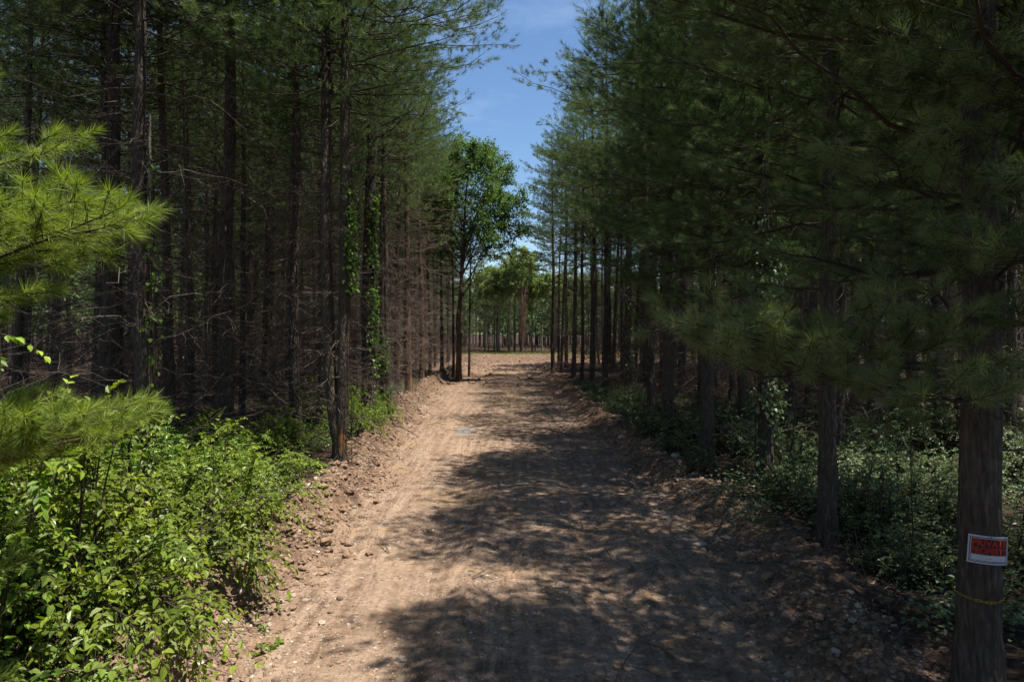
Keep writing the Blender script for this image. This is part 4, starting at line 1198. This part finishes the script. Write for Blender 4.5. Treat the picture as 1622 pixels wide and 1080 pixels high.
# bare torn wood scars on two roadside trunks
def scar(x, y, r, z0, z1, az, w, root_name):
    mb = MB()
    nz, na = 14, 7
    zz = np.linspace(z0, z1, nz); aa = np.linspace(-1, 1, na)
    A, Zz = np.meshgrid(aa, zz)
    k = np.sin(np.linspace(0.15, PI - .1, nz))[:, None] ** .6
    ang = az + A * w * k * (1 + .25 * np.sin(Zz * 31))
    rad = r * (1 + .42 * np.exp(-Zz / .22)) + .012 - .02 * np.abs(A)
    V = np.stack([x + rad * np.cos(ang), y + rad * np.sin(ang), Zz], -1).reshape(-1, 3)
    i, j = np.meshgrid(np.arange(nz - 1), np.arange(na - 1), indexing='ij')
    a = i * na + j
    mb.add(V, np.stack([a, a + 1, a + na + 1, a + na], -1).reshape(-1, 4), 0)
    return mb
def add_scar(root, cx, cy, r, z0, z1, az, w):
    o = scar(cx, cy, r, z0, z1, az, w, '').build('bark_scar', [M['scar']], root)
    tag(o, 'torn orange patch of bare wood')
add_scar(dt, 0.06, 0.02, .136, .28, .95, -1.25, .55)
for o in list(COL.objects):
    lb = o.get('label', '')
    if lb.startswith('pine with bare reddish'):
        add_scar(o, 0, 0, .156, .08, .85, -1.1, .6)
    elif lb.startswith('rough pine trunk with a pale'):
        so = scar(0, 0, .118, 4.6, 6.6, -1.5, .35, '').build('bark_scar', [M['rock']], o)
        tag(so, 'pale stripped streak down the bark')

# ================================================================= SIGN AND CHAIN
sign_gz = H1(sign_x, sign_d)
sz_c = Z_at(871, sign_d - .15)
def sign():
    root = empty('warning_sign', (sign_x, sign_d, sz_c))
    tag(root, 'small red, black and white private property sign curving round the big dark pine trunk', 'sign')
    R0 = 0.151
    tilt = math.radians(3.5)
    # flat sheet coords (u,v) metres -> bent sheet
    az_c = -PI / 2 - 0.12
    def bend(u, v, off):
        u2 = u * math.cos(tilt) + v * math.sin(tilt) * 1.0
        v2 = v * math.cos(tilt) - u * math.sin(tilt)
        Rb = 0.27                                  # the sheet bends less than the trunk
        a = az_c + u2 / Rb
        cx = -(Rb - R0 - .012) * np.cos(az_c); cy = -(Rb - R0 - .012) * np.sin(az_c)
        return np.stack([cx + (Rb + off) * np.cos(a), cy + (Rb + off) * np.sin(a), v2 + 0 * u2], -1)
    def sheet(u0, u1, v0, v1, off, name, mat, thick=0.0):
        nu = 24
        u = np.linspace(u0, u1, nu)
        mb = MB()
        U = np.concatenate([u, u]); Vv = np.concatenate([np.full(nu, v0), np.full(nu, v1)])
        a = bend(U, Vv, off)
        i = np.arange(nu - 1)
        mb.add(a, np.stack([i, i + 1, i + 1 + nu, i + nu], 1), 0)
        if thick:
            b = bend(U, Vv, off - thick)
            mb.add(b, np.stack([i, i + nu, i + 1 + nu, i + 1], 1), 0)
            rim = np.concatenate([np.arange(nu), np.arange(2 * nu - 1, nu - 1, -1)])
            n = len(rim)
            Vr = np.concatenate([a[rim], b[rim]])
            k = np.arange(n); k2 = (k + 1) % n
            mb.add(Vr, np.stack([k, k + n, k2 + n, k2], 1), 0, None, False)
        return mb.build(name, [mat], root)
    w, hh = .146, .104
    white = plain('sign_white', (.46, .48, .53), .5, .3)
    black = plain('sign_black', (.012, .012, .016), .5, .4)
    red = plain('sign_red', (.36, .028, .012), .5, .3)
    sheet(-w, w, -hh, hh, 0, 'panel', white, .003)
    sheet(-w + .011, w - .011, -hh + .011, hh - .011, .0012, 'border', black)
    sheet(-w + .016, w - .016, -hh + .016, hh - .016, .0022, 'inner_panel', white)
    sheet(-w + .021, w - .021, -hh + .021, hh - .021, .0032, 'backing', black)
    sheet(-w + .024, w - .024, -hh + .025, -hh + .068, .0042, 'blank_strip', white)
    vs = 0
    for word, v0, v1, du in (('PRIVATE', .025, .080, .120), ('PROPERTY', -.033, .020, .125)):
        cu = bpy.data.curves.new('lettering', 'FONT')
        cu.body = word; cu.size = 1; cu.offset = 0.032; cu.resolution_u = 3
        t = bpy.data.objects.new('lettering', cu)
        COL.objects.link(t)
        dg = bpy.context.evaluated_depsgraph_get()
        me = bpy.data.meshes.new_from_object(t.evaluated_get(dg))
        bpy.data.objects.remove(t)
        n = len(me.vertices)
        c = np.empty(n * 3); me.vertices.foreach_get('co', c); c = c.reshape(-1, 3)
        mn, mx = c.min(0), c.max(0)
        u = -du + (c[:, 0] - mn[0]) / (mx[0] - mn[0]) * 2 * du
        v = v0 + (c[:, 1] - mn[1]) / (mx[1] - mn[1]) * (v1 - v0)
        me.vertices.foreach_set('co', bend(u, v, .0048).ravel())
        me.materials.append(red)
        me.update()
        o = bpy.data.objects.new('lettering', me)
        COL.objects.link(o); o.parent = root
    # two nails
    for u, v in ((0, .098), (0, -hh + .046)):
        mb = MB()
        p = bend(np.array([u]), np.array([v]), .006)
        stones(mb, p - np.array([0, 0, 0.0]), np.array([.0035]), np.random.default_rng(1), 1, 1, 0, .5, True)
        mb.build('nail', [black], root)
sign()

def chain():
    zc = Z_at(951, sign_d - .15)
    root = empty('chain', (sign_x, sign_d, zc))
    tag(root, 'thin yellow chain looped round the big dark pine trunk below the sign', 'chain')
    ym = plain('yellow_plastic', (.30, .21, .015), .5, .4, 0, .25, 40)
    # one link: stadium loop in local XZ... built once, copied
    n = 20
    a = np.arange(n + 1) / n * 2 * PI
    l, w, r = .020, .0085, .0034
    loop = np.stack([np.cos(a) * w + np.sign(np.cos(a)) * np.where(np.abs(np.cos(a)) > .02, l - w, 0), 0 * a, np.sin(a) * w], 1)
    mb = MB(); tubes(mb, loop, np.full(n + 1, r), 6, 0)
    link = mb.build('link', [ym], root)
    R = .160
    nl = 31
    per = 2 * PI * R
    first = True
    pts = []
    for i in range(nl):
        th = -PI / 2 + 2 * PI * i / nl + .02
        z = .018 * (abs(math.sin((th + PI / 2) / 2)) ** 1.2) * 2 - .012 + (.03 if math.cos(th) > .8 else 0) * math.cos(th)
        pts.append(((R) * math.cos(th), R * math.sin(th), z, th))
    def put(loc, rot):
        nonlocal first
        if first:
            o = link; first = False
        else:
            o = link.copy(); COL.objects.link(o); o.parent = root
        o.location = loc; o.rotation_euler = rot
    for i, (x, y, z, th) in enumerate(pts):
        put((x, y, z), (0.5 * PI * (i % 2) * .75 + .3, 0, th + PI / 2))
chain()

# ================================================================= LIGHT, SKY, CAMERA
SUN_EL = math.radians(72); SUN_AZ = math.radians(112)       # azimuth clockwise from +Y (ahead)
w = bpy.data.worlds.new('World'); SC.world = w
w.use_nodes = True
nt = w.node_tree
bg = nt.nodes['Background']
sky = nt.nodes.new('ShaderNodeTexSky')
sky.sky_type = 'NISHITA'
sky.sun_disc = False
sky.sun_elevation = SUN_EL
sky.sun_rotation = SUN_AZ
sky.air_density = 1.0; sky.dust_density = 0.3; sky.ozone_density = 3.5
hs = nt.nodes.new('ShaderNodeHueSaturation')
hs.inputs['Saturation'].default_value = 1.08
nt.links.new(sky.outputs[0], hs.inputs['Color'])
tcw = nt.nodes.new('ShaderNodeTexCoord')          # faint thin cloud
wn = noise(nt, mapping(nt, tcw.outputs['Generated'], (2.2, 2.2, 6.0)), 2.6, 6, 0.6)
wisp = ramp(nt, wn, [(0.5, (0, 0, 0)), (0.78, (.13, .13, .13))])
nt.links.new(mixc(nt, wisp, hs.outputs[0], (9.0, 10.0, 11.5)), bg.inputs[0])
bg.inputs[1].default_value = 0.078
sd = bpy.data.lights.new('sun', 'SUN')
sd.energy = 5.0; sd.angle = math.radians(0.53); sd.color = (1.0, 0.945, 0.86)
so = bpy.data.objects.new('sun', sd); COL.objects.link(so)
sv = Vector((math.sin(SUN_AZ) * math.cos(SUN_EL), math.cos(SUN_AZ) * math.cos(SUN_EL), math.sin(SUN_EL)))
so.rotation_euler = sv.to_track_quat('Z', 'Y').to_euler()
so.location = (20, 10, 40)

cd = bpy.data.cameras.new('camera')
cam = bpy.data.objects.new('camera', cd); COL.objects.link(cam)
cd.sensor_width = 36; cd.lens = 24.0
cd.shift_y = -15 / 1622
cam.location = (0, 0, CAMH)
cam.rotation_euler = (PI / 2, 0, 0)
cd.clip_start = 0.05; cd.clip_end = 3000
SC.camera = cam

SC.view_settings.view_transform = 'Standard'
SC.view_settings.look = 'None'
SC.view_settings.exposure = 1.07
SC.view_settings.gamma = 1.0
SC.render.engine = 'CYCLES'
cy = SC.cycles
cy.max_bounces = 4; cy.diffuse_bounces = 1; cy.glossy_bounces = 1; cy.transmission_bounces = 2; cy.transparent_max_bounces = 4
cy.use_denoising = True
cy.use_adaptive_sampling = True; cy.adaptive_threshold = 0.01; cy.adaptive_min_samples = 24; cy.sample_clamp_indirect = 4.0
cy.caustics_reflective = False; cy.caustics_refractive = False
SC.render.use_persistent_data = False
